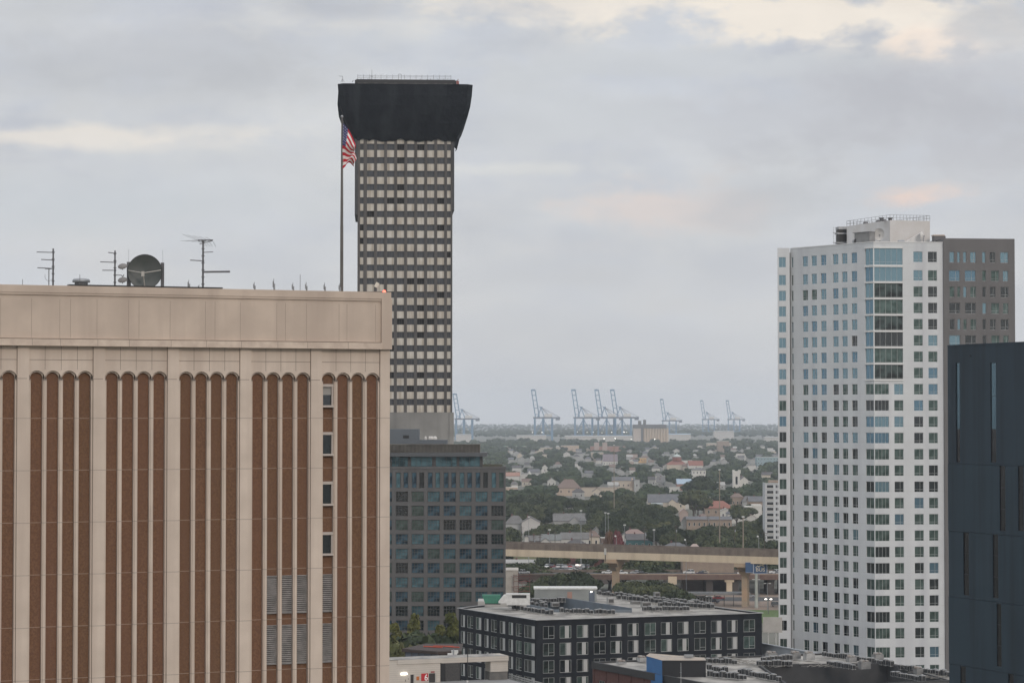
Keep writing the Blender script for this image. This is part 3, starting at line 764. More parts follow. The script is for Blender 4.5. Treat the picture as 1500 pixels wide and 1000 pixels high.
    def rail(u, v, n):
        for i in range(n+1):
            p = u.lerp(v, i/n); m.tube((p.x, p.y, z1), (p.x, p.y, z1+1.05), .035, n=4)
        for h in (.5, 1.03): m.tube((u.x, u.y, z1+h), (v.x, v.y, z1+h), .03, n=4)
    rail(pE, pA, 12); rail(pA, pB, 12); rail(pB, pBk, 8); rail(pBk, pE, 12)
    m.build('railing', galv_dark, ph)
    m = MB()
    for f_ in (.2, .5, .62): 
        p = pE.lerp(pA, f_)+Vector((.5, 1.5, 0)); m.lathe([(0, .5), (.45, .45), (.5, 0), (.5, -.3)], (p.x+2, p.y, z1+.3), n=10)
    for x in (1.3, 3.0): m.lathe([(0, .62), (.5, .6), (.55, .45), (.38, .4), (.38, 0)], (pA.x+x-2.5, pA.y+1.6, z1), n=12)
    m.build('roof_vents', galv_dark, ph)
    # open louvre rack and ladder left of the penthouse
    q = inv @ Vector((*at(1229.5, 600, 475).xy, 0)); zt = zz(332, 475)
    m = MB(); w_ = (1242-1229.5)*475/F
    for (p0, p1) in ((336, 340.5), (343.5, 353.5), (357, 363)): m.box(q.x, q.x+w_, q.y, q.y+2, zz(p1, 475), zz(p0, 475), 1)
    m.box(q.x-.05, q.x+w_+.3, q.y-.15, q.y+2.2, zz(336, 475), zt); m.box(q.x-.3, q.x+w_, q.y-.2, q.y+2, zz(342.8, 475), zz(341, 475)); m.box(q.x-.3, q.x+w_, q.y-.2, q.y+2, zz(356.3, 475), zz(354.5, 475))
    m.box(q.x+.05, q.x+w_, q.y+.3, q.y+2, z0, zt-.2, 1)
    m.build('louvre_rack', [galv, blackm], t)
    m = MB(); x = q.x-1.05
    for dx in (0, .5): m.tube((x+dx, q.y, z0), (x+dx, q.y, zt-.1), .03, n=4)
    for z in np.arange(z0+.2, zt, .42): m.tube((x-.12, q.y, z), (x+.62, q.y, z), .022, n=4)
    for z in (zz(341, 475), zz(355, 475)): m.box(x, q.x, q.y-.1, q.y+.6, z-.04, z+.04)
    m.build('ladder', galv, t)
    # roof equipment: things of their own
    def hood():
        p = at(1262, 350, 457); h = thing('exhaust_duct', 'angular grey duct hood on the white tower roof left of its white dish', 'duct', (p.x, p.y, ztop-.9), wa)
        s = .129; z1_ = zz(341, 457)-(ztop-.9)
        MB().prism([(-1.9, 0), (-.9, -.5), (2.6, -.5), (2.6, 1), (-1.9, 1)], 0, z1_).box(-1.7, 2.7, -.6, 1.1, z1_, z1_+.1).build('housing', mat('grey duct sheet', (.25, .25, .245), .6, c2=(.19, .185, .18), sc_=.8), h)
        MB().lathe([(.15, 0), (.5, .15), (.62, .6), (.5, .62)], (-1.9, -.2, z1_*.45), 'X', 14).build('cowl', galv, h)
    hood()
    dw = mat('white dish', (.62, .60, .57), .5, c2=(.5, .48, .46), sc_=1)
    def bdish(px, py, r, lab, D_, rz):
        p = at(px, py, D_); h = thing('satellite_dish', lab, 'satellite dish', (p.x, p.y, ztop-.9), rz)
        zc = p.z-(ztop-.9)
        mm = MB(); mm.lathe([(r*i/8, .38*r*(i/8)**2) for i in range(9)], (0, 0, zc), 'Y', 24); mm.build('reflector', dw, h, smooth=True)
        MB().tube((0, 0, 0), (0, 0, zc), .09).tube((0, .1, zc), (0, .55, zc-.2), .06).box(-.12, .12, -.2, 0, zc-.12, zc+.12).build('mount', galv, h)
    bdish(1289, 343.5, 1.15, 'white dish antenna seen from behind at the tower corner before the penthouse', 456, R(150))
    bdish(1353, 346, .95, 'pale round dish antenna near the right end of the white tower roof', 456, R(65))
    p = at(1340, 349, 457); h = thing('roof_hood', 'white wedge shaped hood beside the right dish on the white tower', 'vent', (p.x, p.y, ztop-.9), a)
    zq = zz(340.5, 457)-(ztop-.9)
    MB().poly([(-2.4, 0, .9), (1.3, 0, .9), (1.3, 0, zq)]).poly([(-2.4, 1.4, .9), (1.3, 1.4, .9), (1.3, 1.4, zq)]).poly([(-2.4, 0, .9), (1.3, 0, zq), (1.3, 1.4, zq), (-2.4, 1.4, .9)]).poly([(1.3, 0, .9), (1.3, 1.4, .9), (1.3, 1.4, zq), (1.3, 0, zq)]).build('hood', dw, h)
    MB().tube((-2.2, .2, 0), (-2.2, .2, .9), .08).tube((1.1, .2, 0), (1.1, .2, .9), .08).tube((-3.2, .2, 1.2), (-2.0, .2, 1.2), .35).build('stand', galv, h)
    p = at(1377, 346, 458); h = thing('roof_hatch_house', 'small grey roof box beside the taupe wing top', 'rooftop unit', (p.x, p.y, ztop-.9), a)
    MB().box(-1.1, 1.1, 0, 1.6, 0, zz(345.5, 458)-(ztop-.9)).build('body', galv_dark, h); MB().box(-1.2, .9, -.1, 1.7, zz(345.5, 458)-(ztop-.9), zz(343.8, 458)-(ztop-.9)).build('lid', mat('lid', (.5, .42, .36), .7), h)
    for i, (px, py, r) in enumerate(((1297, 350, .25), (1318, 349, .3), (1349, 351, .3), (1360, 343, .12))):
        pass
    p = at(1368, 351, 455)
white_tower()

# ================================================================== dark blue building, far right
def blue_block():
    O = at(1388.5, 600, 262); O.z = 0
    dirv = at(1500, 600, 249)-O; a = math.atan2(dirv.y, dirv.x)
    t = thing('dark_building', 'dark blue windowless looking metal clad block at the right edge', 'building', O, a)
    bx = lambda px, py=700: pl(px, py, O, a)
    W = 16
    cl = mat('dark blue metal cladding', (.020, .038, .055), .5, c2=(.024, .045, .063), sc_=.12, spec=.3, streak=((.012, .022, .033), .7), vary=.04)
    zt = pl(1388.5, 507, O, a)[1]
    bands = [(zt, pl(1390, 679, O, a)[1], [(1401, 1406.4, 531, 677), (1451.6, 1459.6, 531, 677)], 0),
             (pl(1390, 679, O, a)[1], pl(1390, 777, O, a)[1], [(1464.5, 1473, 682, 777), (1491.5, 1499.5, 682, 777)], .04),
             (pl(1390, 777, O, a)[1], pl(1390, 873, O, a)[1], [(1410.5, 1418.5, 779, 871), (1453.5, 1461.5, 782, 875)], 0),
             (pl(1390, 873, O, a)[1], pl(1390, 971, O, a)[1], [(1459, 1466, 883, 975)], .04),
             (pl(1390, 971, O, a)[1], 0, [(1405, 1413, 974, 1040), (1475, 1483, 985, 1050)], 0)]
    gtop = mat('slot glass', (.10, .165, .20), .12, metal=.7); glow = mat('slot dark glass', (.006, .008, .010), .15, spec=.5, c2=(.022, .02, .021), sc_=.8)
    fm = mat('slot frame', (.010, .014, .019), .6)
    for n, (z1, z0, slots, out) in enumerate(bands):
        ops = []
        for (p0, p1, y0, y1) in slots: ops.append((bx(p0)[0], bx(p1)[0], pl(p0, y1, O, a)[1], pl(p0, y0, O, a)[1]))
        m = MB(); m.holes(0, W, z0+.03, z1, -out, ops, .12)
        m.poly([(0, -out, z1), (W, -out, z1), (W, 1, z1), (0, 1, z1)]); m.poly([(0, -out, z0+.03), (0, 1, z0+.03), (W, 1, z0+.03), (W, -out, z0+.03)])
        m.poly([(0, -out, z0), (0, 20, z0), (0, 20, z1), (0, -out, z1)])
        m.build('cladding_band', cl, t)
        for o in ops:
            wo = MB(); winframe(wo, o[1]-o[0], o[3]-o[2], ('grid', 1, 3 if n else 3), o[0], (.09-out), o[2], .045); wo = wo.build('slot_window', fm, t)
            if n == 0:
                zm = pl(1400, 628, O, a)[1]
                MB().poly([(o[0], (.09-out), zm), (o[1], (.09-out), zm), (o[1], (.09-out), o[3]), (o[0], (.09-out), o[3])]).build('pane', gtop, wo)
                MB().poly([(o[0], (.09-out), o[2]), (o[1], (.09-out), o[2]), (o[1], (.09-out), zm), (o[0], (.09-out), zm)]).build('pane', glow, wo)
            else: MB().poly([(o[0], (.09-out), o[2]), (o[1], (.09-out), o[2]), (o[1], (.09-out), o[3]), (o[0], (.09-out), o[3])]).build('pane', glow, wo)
    MB().box(.1, W, 1.1, 20, 0, zt-.3).build('core', fm, t)
    MB().box(0, W, -.04, .5, zt, zt+.12).build('coping', cl, t)
    for (px, py) in ((1421.5, 521),):
        x, z = pl(px, py, O, a); MB().box(x-.12, x+.12, -.05, 0, z-.1, z+.1).build('vent_cap', fm, t)
blue_block()

# ================================================================== landmarks used to word the labels of repeats
LM = []          # (px, py, phrase)
def relate(items):
    """items: (object, px, py, description). Words each label by its place beside the nearest landmark."""
    D_ = {}
    for o, x, y, desc in items:
        l = min(LM, key=lambda m: ((m[0]-x)/1.0)**2+((m[1]-y)*2.2)**2)
        dx, dy = x-l[0], y-l[1]
        if abs(dx) > abs(dy)*2.2: side = 'left of' if dx < 0 else 'right of'
        else: side = 'beyond' if dy < 0 else 'this side of'
        D_.setdefault((desc, side, l[2]), []).append((math.hypot(dx, dy*2.2), o))
    OR = ['nearest', 'second nearest', 'third nearest', 'fourth nearest', 'fifth nearest', 'sixth nearest', 'seventh nearest', 'eighth nearest', 'ninth nearest', 'tenth nearest', 'eleventh nearest', 'twelfth nearest']+['%dth nearest' % i for i in range(13, 90)]
    for (desc, side, ph), v in D_.items():
        v.sort(key=lambda q: q[0])
        for i, (_, o) in enumerate(v):
            o['label'] = f"{desc} {side} {ph}" + (f", {OR[i]}" if len(v) > 1 else '')

# ================================================================== rooftop condensers
def make_ac():
    t = thing('rooftop_condenser', 'x', 'condenser')
    m = MB(); a = .42
    for x, y in ((-a, -a), (a-.05, -a), (-a, a-.05), (a-.05, a-.05)): m.box(x, x+.05, y, y+.05, .12, 1.0)
    m.box(-a-.01, a+.01, -a-.01, a+.01, .92, 1.0); m.box(-a-.01, a+.01, -a-.01, a+.01, .1, .16); m.box(-a, -a+.12, -a-.03, -a, 0, .1); m.box(a-.12, a, -a-.03, -a, 0, .1)
    m.build('casing', mat('condenser casing', (.42, .42, .41), .6, c2=(.30, .30, .29), sc_=2), t)
    m = MB(); m.box(-a+.02, a-.02, -a+.02, a-.02, .16, .92)
    for z in np.arange(.2, .9, .1): m.box(-a+.0, a-.0, -a+.0, a-.0, z, z+.03)
    m.build('coil_grille', mat('dark coil', (.035, .037, .04), .7), t)
    MB().lathe([(.33, 0), (.36, .05), (.33, .09), (.3, .05), (.08, .06), (0, .06)], (0, 0, 1.0), n=14).build('fan_guard', galv, t)
    return t
ac0 = make_ac(); ac_used = [False]
def ac_row(p0, p1, n, z, lab, group, rz):
    global ac0
    for i in range(n):
        f_ = i/max(1, n-1); px = p0[0]+(p1[0]-p0[0])*f_; py = p0[1]+(p1[1]-p0[1])*f_
        q = atz(px, py, z)
        if ac_used[0]: o = copy_tree(ac0)
        else: o = ac0; ac_used[0] = True
        o.location = (q.x+random.uniform(-.12, .12), q.y+random.uniform(-.25, .25), z); o.rotation_euler = (0, 0, rz+random.uniform(-.06, .06))
        s = random.uniform(.70, .92); o.scale = (s, s, s*random.uniform(.9, 1.2))
        k = [ 'first', 'second', 'third', 'fourth', 'fifth', 'sixth', 'seventh', 'eighth', 'ninth', 'tenth', 'eleventh', 'twelfth']+['%dth' % j for j in range(13, 40)]
        o['label'] = f'{k[i]} dark condenser from left, {lab}'; o['group'] = group

# ================================================================== charcoal building with the crowded roof
def charcoal():
    zt = 33.6
    A = atz(785, 908, zt); B = atz(672, 890.5, zt); Cc = atz(1116, 897.5, zt); Dd = atz(873, 867, zt)
    t = thing('charcoal_building', 'charcoal brick apartment block with pale striped windows and a roof crowded with condensers', 'apartment building', (A.x, A.y, 0))
    cr = mat('charcoal brick', (.020, .023, .028), .9, spec=.12, c2=(.014, .016, .020), sc_=.6, detail=8, streak=((.028, .030, .035), .4))
    fr = mat('pale grey window frame', (.40, .41, .40), .6)
    loc = lambda v: Vector((v.x-A.x, v.y-A.y, 0))
    a1 = math.atan2(A.y-B.y, A.x-B.x); a2 = math.atan2(Cc.y-A.y, Cc.x-A.x)
    M1 = Matrix.Translation(loc(B)) @ Matrix.Rotation(a1, 4, 'Z'); M2 = Matrix.Rotation(a2, 4, 'Z')
    l1 = (A-B).xy.length; l2 = (Cc-A).xy.length
    X1 = lambda px: pl(px, 905, (B.x, B.y), a1)[0]; X2 = lambda px: pl(px, 905, (A.x, A.y), a2)[0]
    zr = [pl(803, y, (A.x, A.y), a2)[1] for y in (916.4, 935)]
    h = zr[0]-zr[1]; W_ = Wins(t, fr, .06)
    o1 = [(675, 681.2, 'N'), (684.2, 693, 'S'), (697, 705, 'P'), (709.6, 715.6, 'P'), (719, 727.8, 'S'), (732, 740, 'P'), (745, 751.5, 'P'), (755.5, 764, 'S'), (767.5, 783.4, 'C')]
    o2 = [(795.5, 812, 'S'), (820, 836.8, 'Q'), (845, 861.6, 'Q'), (870, 887, 'S'), (894.3, 911, 'Q'), (919.6, 935.4, 'Q'), (944.4, 960.8, 'S'), (968.2, 984.4, 'Q'), (992.5, 1008.8, 'Q'), (1017, 1034, 'S'), (1041.5, 1057.2, 'Q'), (1065, 1080.4, 'Q'), (1089.3, 1106, 'S')]
    m = MB()
    for (ops_px, X, M, ll) in ((o1, X1, M1, l1), (o2, X2, M2, l2)):
        ops = []
        for k in range(11):
            z1 = zr[0]-3.02*k; z0 = z1-h
            if z0 < .5: break
            for j, (p0, p1, ty) in enumerate(ops_px):
                a, b = max(.05, X(p0)), min(ll-.12, X(p1))
                ops.append((a, b, z0, z1))
                st = ('sash',) if ty in 'S' else ('bars', 2) if ty != 'C' else ('bars', 3)
                fl = (k+j) % 2
                pn = {'N': (.55, .92), 'P': (.58, .95), 'Q': (.46, .80) if fl else (.58, .93), 'S': None, 'C': (.72, .97)}[ty]
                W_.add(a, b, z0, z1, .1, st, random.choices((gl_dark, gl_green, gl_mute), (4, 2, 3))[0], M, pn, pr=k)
        m.M = M; m.holes(0, ll, 0, zt, 0, ops, .16)
        m.box(.12, ll-.12, .9, 1.2, 0, zt-1)
    m.M = None
    m.poly([loc(Cc), loc(Dd), loc(Dd)+Vector((0, 0, zt)), loc(Cc)+Vector((0, 0, zt))]); m.poly([loc(Dd), loc(B), loc(B)+Vector((0, 0, zt)), loc(Dd)+Vector((0, 0, zt))])
    m.build('wall', cr, t)
    W_.done()
    hp = [atz(*p, zt) for p in ((812, 894), (757, 883), (818, 877.5), (925, 894.5))]
    out = [loc(v)+Vector((0, 0, zt-.25)) for v in (A, B, Dd, Cc)]; inn = [loc(v)+Vector((0, 0, zt-.25)) for v in hp]
    m = MB()
    for i in range(4):
        j = (i+1) % 4; m.poly([out[i], out[j], inn[j], inn[i]])
    m.build('roof', roof_pale, t)
    m = MB(); cop = mat('light metal coping', (.33, .33, .33), .5, c2=(.27, .27, .27), sc_=1)
    pts = [loc(v) for v in (A, B, Dd, Cc)]
    for i in range(4):
        p, q = pts[i], pts[(i+1) % 4]; d = (q-p); M = Matrix.Translation(p) @ Matrix.Rotation(math.atan2(d.y, d.x), 4, 'Z')
        m.M = M; m.box(-.05, d.length+.05, -.35, .06, zt+.0, zt+.09) if i in (0,) else m.box(-.05, d.length+.05, -.06, .35, zt+.0, zt+.09)
    m.build('coping', cop, t)
    bl = mat('blue grey courtyard panel', (.155, .185, .215), .8, c2=(.13, .15, .17), sc_=.4)
    m = MB(); hl = [loc(v) for v in hp]
    for i in range(4):
        p, q = hl[i], hl[(i+1) % 4]; d = (q-p); m.M = Matrix.Translation(p) @ Matrix.Rotation(math.atan2(d.y, d.x), 4, 'Z')
        m.box(0, d.length, -.12, .12, zt-9, zt+(.55 if i in (1, 2) else .25))
    m.M = None; m.poly([v+Vector((0, 0, zt-9)) for v in hl]); m.build('courtyard_wall', bl, t)
    # metal sided penthouse
    q = atz(783, 881, zt-.25); e = atz(874, 881, zt-.25); pz = zz(862.5, q.y)
    sid = mat('pale corrugated siding', (.27, .285, .275), .7, c2=(.22, .235, .23), sc_=.4); 
    o = MB(); o.M = Matrix.Translation(loc(q)); w_ = (e-q).x
    o.box(0, w_, 0, 5, zt-.25, pz); 
    for x in np.arange(.1, w_, .28): o.box(x, x+.05, -.03, 0, zt-.2, pz-.15)
    o = o.build('penthouse', sid, t)
    m = MB(Matrix.Translation(loc(q))); m.box(-.15, w_+.15, -.2, 5.2, pz, pz+.25); m.build('penthouse_roof', white_paint, o)
    m = MB(Matrix.Translation(loc(q))); m.box(6.4, 7.3, -.06, -.0, zt-.2, zt+1.7); m.build('door', mat('rust pink door', (.33, .2, .16), .8), o)
    m = MB(Matrix.Translation(loc(q))); m.box(10.6, 11.7, -.06, -.0, zt-.2, zt+1.8); m.build('door', mat('blue grey door', (.10, .12, .15), .8), o)
    m = MB(Matrix.Translation(loc(q))); m.box(10.9, 11.2, -.2, -.06, pz-.55, pz-.42); m.build('lamp', lampw, o)
    # low plinth under the green and white units
    p0 = atz(700, 888, zt-.25); p1 = atz(775, 888, zt-.25)
    MB(Matrix.Translation(loc(p0))).box(0, (p1-p0).x, 0, 7, zt-.25, zt+.75).build('roof_plinth', mat('plinth', (.36, .35, .33), .9), t)
    p = atz(707, 886, zt+.75); s = .131
    g = thing('generator', 'green skip shaped unit on the charcoal block roof', 'rooftop unit', (p.x, p.y+2, zt+.75))
    gm = mat('faded green sheet', (.045, .20, .135), .6, c2=(.035, .16, .11), sc_=2)
    b = MB().prism([(.45, 0), (3.3, 0), (3.3, 1.6), (.45, 1.6)], .2, 1.75).poly([(.45, 0, .2), (.45, 0, 1.75), (-.15, 0, 1.75)]).poly([(.45, 1.6, .2), (.45, 1.6, 1.75), (-.15, 1.6, 1.75)]).poly([(.45, 0, .2), (-.15, 0, 1.75), (-.15, 1.6, 1.75), (.45, 1.6, .2)]).poly([(-.15, 0, 1.75), (.45, 0, 1.75), (.45, 1.6, 1.75), (-.15, 1.6, 1.75)])
    for x in (.9, 1.5, 2.1, 2.7): b.box(x, x+.06, -.05, 0, .25, 1.7)
    b.build('body', gm, g); MB().box(.4, 3.3, .1, 1.5, 0, .2).build('skid', blackm, g)
    p = atz(742, 887, zt+.75)
    g = thing('air_handler', 'white air handling unit with a sloped left hood on the charcoal block roof', 'rooftop unit', (p.x, p.y+.8, zt+.75))
    MB().box(0, 4.3, 0, 2.4, .1, 2.05).box(-.05, 4.35, -.05, 2.45, 2.05, 2.13).box(4.0, 4.34, -.04, .3, .1, 2.0).build('body', white_paint, g)
    MB().box(1.0, 3.7, -.03, 0, 1.4, 1.95).build('grille', blackm, g)
    MB().poly([(0, 0, 2.0), (-.5, 0, 1.9), (-1.5, 0, .7), (-1.5, 0, .45), (0, 0, .45)]).poly([(0, 2.2, 2.0), (-.5, 2.2, 1.9), (-1.5, 2.2, .7), (-1.5, 2.2, .45), (0, 2.2, .45)]).poly([(-.5, 0, 1.9), (-.5, 2.2, 1.9), (-1.5, 2.2, .7), (-1.5, 0, .7)]).poly([(0, 0, 2), (0, 2.2, 2), (-.5, 2.2, 1.9), (-.5, 0, 1.9)]).build('hood', white_paint, g)
    G = 'condensers on the charcoal roof'
    rows = [((753, 892), (806, 900.5), 11, 'front row near the charcoal roof corner'), ((766, 886.5), (800, 889.5), 6, 'short second row left of the charcoal courtyard'), ((741, 886.8), (751, 888.3), 3, 'trio at the left end of the charcoal roof'),
            ((823, 897), (898, 899.5), 13, 'row along the near side of the charcoal courtyard'), ((781, 883.5), (799, 886), 4, 'short row at the left tip of the charcoal courtyard'),
            ((783, 881.6), (825, 881.6), 8, 'row against the foot of the metal roof house'),
            ((878, 871), (1040, 887.8), 27, 'farthest row along the back edge of the charcoal roof'), ((906, 877), (932, 880), 4, 'short row behind the pale open roof patch'),
            ((945, 894.5), (1007, 894), 12, 'long straight row above the middle of the charcoal facade'), ((968, 887.5), (1042, 891), 13, 'second row from the right end of the charcoal roof'),
            ((921, 879), (999, 887), 13, 'slanting row in the middle of the charcoal back roof')]
    for p0, p1, n, lab in rows: ac_row(p0, p1, n, zt-.2, lab, G, a2)
    for i, (px, py, sx, sy, sz, lab) in enumerate(((894, 884, 1.2, .9, 1.1, 'pale upright rooftop unit at the left of the open roof patch'), (946, 889, 1.8, .9, 1.0, 'grey box unit in the middle of the charcoal roof'), (1012, 889, 1.0, .9, 1.2, 'dark tall box unit beside the right condenser row'), (962, 876, 1.1, .8, 1.2, 'small pale box unit on the far edge of the charcoal roof'), (932, 885, 2.2, .7, .6, 'low pale duct on the charcoal roof'), (813, 889, 1.5, .8, .9, 'grey box unit at the near left of the courtyard'))):
        q = atz(px, py, zt-.25); u = thing('rooftop_unit', lab, 'rooftop unit', q, a2)
        MB().box(-sx/2, sx/2, -sy/2, sy/2, .15, sz).box(-sx/2-.04, sx/2+.04, -sy/2-.04, sy/2+.04, sz, sz+.06).build('body', mat('unit sheet', (.33, .33, .32), .7, c2=(.2, .2, .2), sc_=1, vary=.35), u)
        MB().box(-sx/2+.1, sx/2-.1, -sy/2-.02, -sy/2, .3, sz-.15).build('grille', dark_metal, u)
    m = MB()
    for k in range(150):                        # lines and small conduits between the condensers
        p0, p1, n, _ = rows[random.choice((0, 3, 6, 8, 9, 10))]
        f_ = random.random(); px = p0[0]+(p1[0]-p0[0])*f_+random.uniform(-8, 8); py = p0[1]+(p1[1]-p0[1])*f_+random.uniform(.5, 3.5)
        q = atz(px, py, zt-.2)-A; a = a2+random.choice((0, PI/2)); l = random.uniform(.6, 3)
        m.tube((q.x, q.y, zt-.1), (q.x+l*math.cos(a), q.y+l*math.sin(a), zt-.1+random.uniform(0, .25)), .05, n=4)
    struct(m.build('roof_conduits', mat('conduit', (.25, .24, .22), .7), t), 'stuff')
charcoal()

# ================================================================== brick building and its roof, front right
def brickblock():
    zt = 30.0
    P1 = atz(869, 970, zt); P2 = atz(1207, 957.5, zt); P4 = atz(1031, 1001, zt)
    d = (P4-P1).normalized(); P3 = P2+d*46; P4 = P1+d*46
    t = thing('brick_building', 'red brown brick block with dark coping and a large flat roof of condensers', 'apartment building', (P1.x, P1.y, 0))
    br = mat('red brown brick', (.095, .042, .036), .95, c2=(.12, .055, .045), sc_=2, detail=9, bump=.01)
    dk = mat('dark coping', (.035, .034, .035), .7)
    loc = lambda v: Vector((v.x-P1.x, v.y-P1.y, 0))
    a = math.atan2(d.y, d.x); M = Matrix.Rotation(a, 4, 'Z'); X = lambda px, py=985: pl(px, py, (P1.x, P1.y), a)
    ops = []; W_ = Wins(t, mat('white muntin', (.42, .42, .4), .7), .05)
    for k in range(6):
        for i in range(9):
            x0 = 1.9+i*4.0; ops.append((x0, x0+2.1, zt-4.6-3.6*k, zt-2.6-3.6*k))
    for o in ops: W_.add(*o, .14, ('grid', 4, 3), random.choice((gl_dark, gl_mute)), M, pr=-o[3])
    m = MB(M); m.holes(0, 46, 0, zt-.9, 0, ops, .22)
    for x in np.arange(.0, 46, 4.0): m.box(x, x+.35, -.12, 0, 0, zt-.9)
    m.M = None
    q = [loc(P1), loc(P4), loc(P3), loc(P2)]
    for i in (1, 2, 3): m.poly([q[i], q[(i+1) % 4], q[(i+1) % 4]+Vector((0, 0, zt-.9)), q[i]+Vector((0, 0, zt-.9))])
    m.build('wall', br, t); W_.done()
    m = MB()
    for i in range(4):
        p, e = q[i], q[(i+1) % 4]; dd = e-p; m.M = Matrix.Translation(p) @ Matrix.Rotation(math.atan2(dd.y, dd.x), 4, 'Z')
        m.box(-.2, dd.length+.2, -.22, .25, zt-.9, zt+.18)
    m.build('parapet', dk, t)
    cy = [atz(*p, zt-.1) for p in ((1112, 976), (1300, 974), (1390, 999), (1160, 1010))]
    m = MB(); out = [v+Vector((0, 0, zt-.1)) for v in q]; inn = [loc(v)+Vector((0, 0, zt-.1)) for v in (cy[0], cy[3], cy[2], cy[1])]
    for i in range(4): j = (i+1) % 4; m.poly([out[i], out[j], inn[j], inn[i]])
    m.build('roof', roof_pale, t)
    m = MB(); cyw = mat('dark courtyard wall', (.045, .047, .05), .9, c2=(.06, .06, .062), sc_=.5)
    for i in range(4):
        p, e = inn[i], inn[(i+1) % 4]; dd = e-p; m.M = Matrix.Translation((p.x, p.y, 0)) @ Matrix.Rotation(math.atan2(dd.y, dd.x), 4, 'Z')
        m.box(0, dd.length, -.12, .12, zt-10, zt+.3)
    m.M = None; m.poly([v-Vector((0, 0, 10)) for v in inn]); m.build('courtyard_wall', cyw, t)
    # stair house: blue side, black front, cream lid
    s0 = atz(970, 991, zt-.1); s1 = atz(1034, 991, zt-.1); h = zz(967, s0.y)-zt
    s = MB(Matrix.Translation(loc(s0))); w_ = (s1-s0).x
    s.box(0, w_, 0, 4, zt-.1, zt+h); s = s.build('stair_house', mat('black cladding', (.010, .011, .014), .6), t)
    b0 = atz(947, 984, zt-.1); blu = mat('bright blue cladding', (.035, .15, .36), .7, c2=(.03, .13, .32), sc_=.5)
    p = loc(b0); e = loc(s0)
    MB().prism([(p.x, p.y), (e.x-.01, e.y-.0), (e.x-.01, e.y+4), (p.x+.8, p.y+4)], zt-3.2, zt+h+.02).poly([(p.x-.35, p.y-.6, zt-9), (e.x, e.y-.6, zt-9), (e.x, e.y-.6, zt+.2), (p.x-.35, p.y-.6, zt+.2)]).build('blue_wall', blu, s)
    MB().poly([(p.x-.1, p.y-.1, zt+h+.06), (e.x, e.y-.1, zt+h+.06), (e.x+w_+.1, e.y-.1, zt+h+.06), (e.x+w_+.1, e.y+4.1, zt+h+.06), (p.x+.7, p.y+4.1, zt+h+.06)]).build('lid', mat('cream roof', (.42, .34, .27), .9, c2=(.3, .27, .24), sc_=1), s)
    u = atz(1009, 963.5, zt+h); v = thing('roof_vent', 'low pale vent on top of the black stair house', 'vent', (u.x, u.y, zt+h))
    MB().prism([(-.7, -.4), (.7, -.4), (.7, .4), (-.7, .4)], .15, .55).build('hood', galv, v); MB().box(-.4, .4, -.3, .3, 0, .15).build('curb', dark_metal, v)
    u = atz(997.5, 1000, zt); v = thing('whip_antenna', 'thin white pole antenna in front of the black stair house', 'antenna', (u.x, u.y, zt))
    MB().tube((0, 0, 0), (0, 0, 3), .035, .025, 6).build('rod', white_paint, v); MB().tube((-.15, 0, 1.6), (.1, 0, 1.6), .05).tube((0, 0, 1.2), (0, 0, 2.4), .07).build('bracket', galv, v)
    G = 'condensers on the brick roof'
    for p0, p1, n, lab in [((1207, 961), (1305, 975.5), 15, 'slanting row below the white tower'), ((1319, 980), (1346, 983.5), 4, 'short row below the right corner of the white tower'),
            ((1352, 985), (1394, 992), 8, 'last row at the foot of the taupe wing'), ((1215, 975), (1249, 980), 7, 'short row on the far side of the brick courtyard'), ((1118, 969), (1158, 966.5), 8, 'far left row beyond the brick courtyard'),
            ((1112, 975), (1156, 975), 7, 'row along the back edge of the brick courtyard'), ((1037, 970.5), (1075, 972.5), 7, 'row just right of the black stair house, farther one'),
            ((1040, 981), (1062, 985), 5, 'middle row just right of the black stair house'), ((1041, 991), (1090, 995), 9, 'nearest row right of the black stair house'), ((1085, 987), (1140, 998), 10, 'row along the near edge of the brick courtyard'),
            ((1308, 990), (1352, 998), 8, 'row at the bottom right inside corner of the brick roof')]:
        ac_row(p0, p1, n, zt, lab, G, a+PI/2)
    for i, (px, py, sx, sz, lab) in enumerate(((1165, 965, 1.5, 1.3, 'pair of round grey cowls left of the white tower foot'), (1185, 967, 1.6, 1.5, 'large grey cowl left of the white tower foot'), (1286, 968, 1.6, 1.4, 'wide dark unit below the white tower windows'), (1266, 980, 1.8, 1.5, 'tall grey unit beyond the brick courtyard'), (1247, 970, 1.4, 1.1, 'rusty pipe cluster before the white tower'), (1130, 963, 1.8, 1.0, 'brown machinery on the far left of the brick roof'), (1345, 987, 1.2, 1.1, 'small grey unit below the taupe wing'), (910, 972, 1.4, .5, 'low pale hood on the brick roof left of the blue wall'), (940, 969, 1.2, .9, 'dark box left of the blue wall'))):
        q_ = atz(px, py, zt); u = thing('rooftop_unit', lab, 'rooftop unit', q_, a+PI/2)
        MB().box(-sx/2, sx/2, -.5, .5, .12, sz*.8).build('body', mat('unit sheet', (.33, .33, .32), .7), u)
        MB().lathe([(.35, 0), (.45, .1), (.4, .35), (0, .4)], (-sx/4, 0, sz*.8), n=10).lathe([(.25, 0), (.35, .1), (.3, .25), (0, .3)], (sx/4, 0, sz*.8), n=10).build('cowl', mat('brown cowl', (.22, .17, .14), .8, c2=(.3, .3, .29), sc_=2), u)
    m = MB()
    for k in range(260):
        px = random.uniform(1040, 1380); py = 962+(px-1040)*.07+random.uniform(0, 10)
        if 1110 < px < 1330 and py > 978: continue
        v = atz(px, py, zt)-P1; aa = a+random.choice((0, PI/2)); l = random.uniform(.5, 3.5)
        m.tube((v.x, v.y, zt+.08), (v.x+l*math.cos(aa), v.y+l*math.sin(aa), zt+.08+random.uniform(0, .35)), .05, n=4)
    struct(m.build('roof_conduits', mat('conduit', (.25, .24, .22), .7), t), 'stuff')
brickblock()

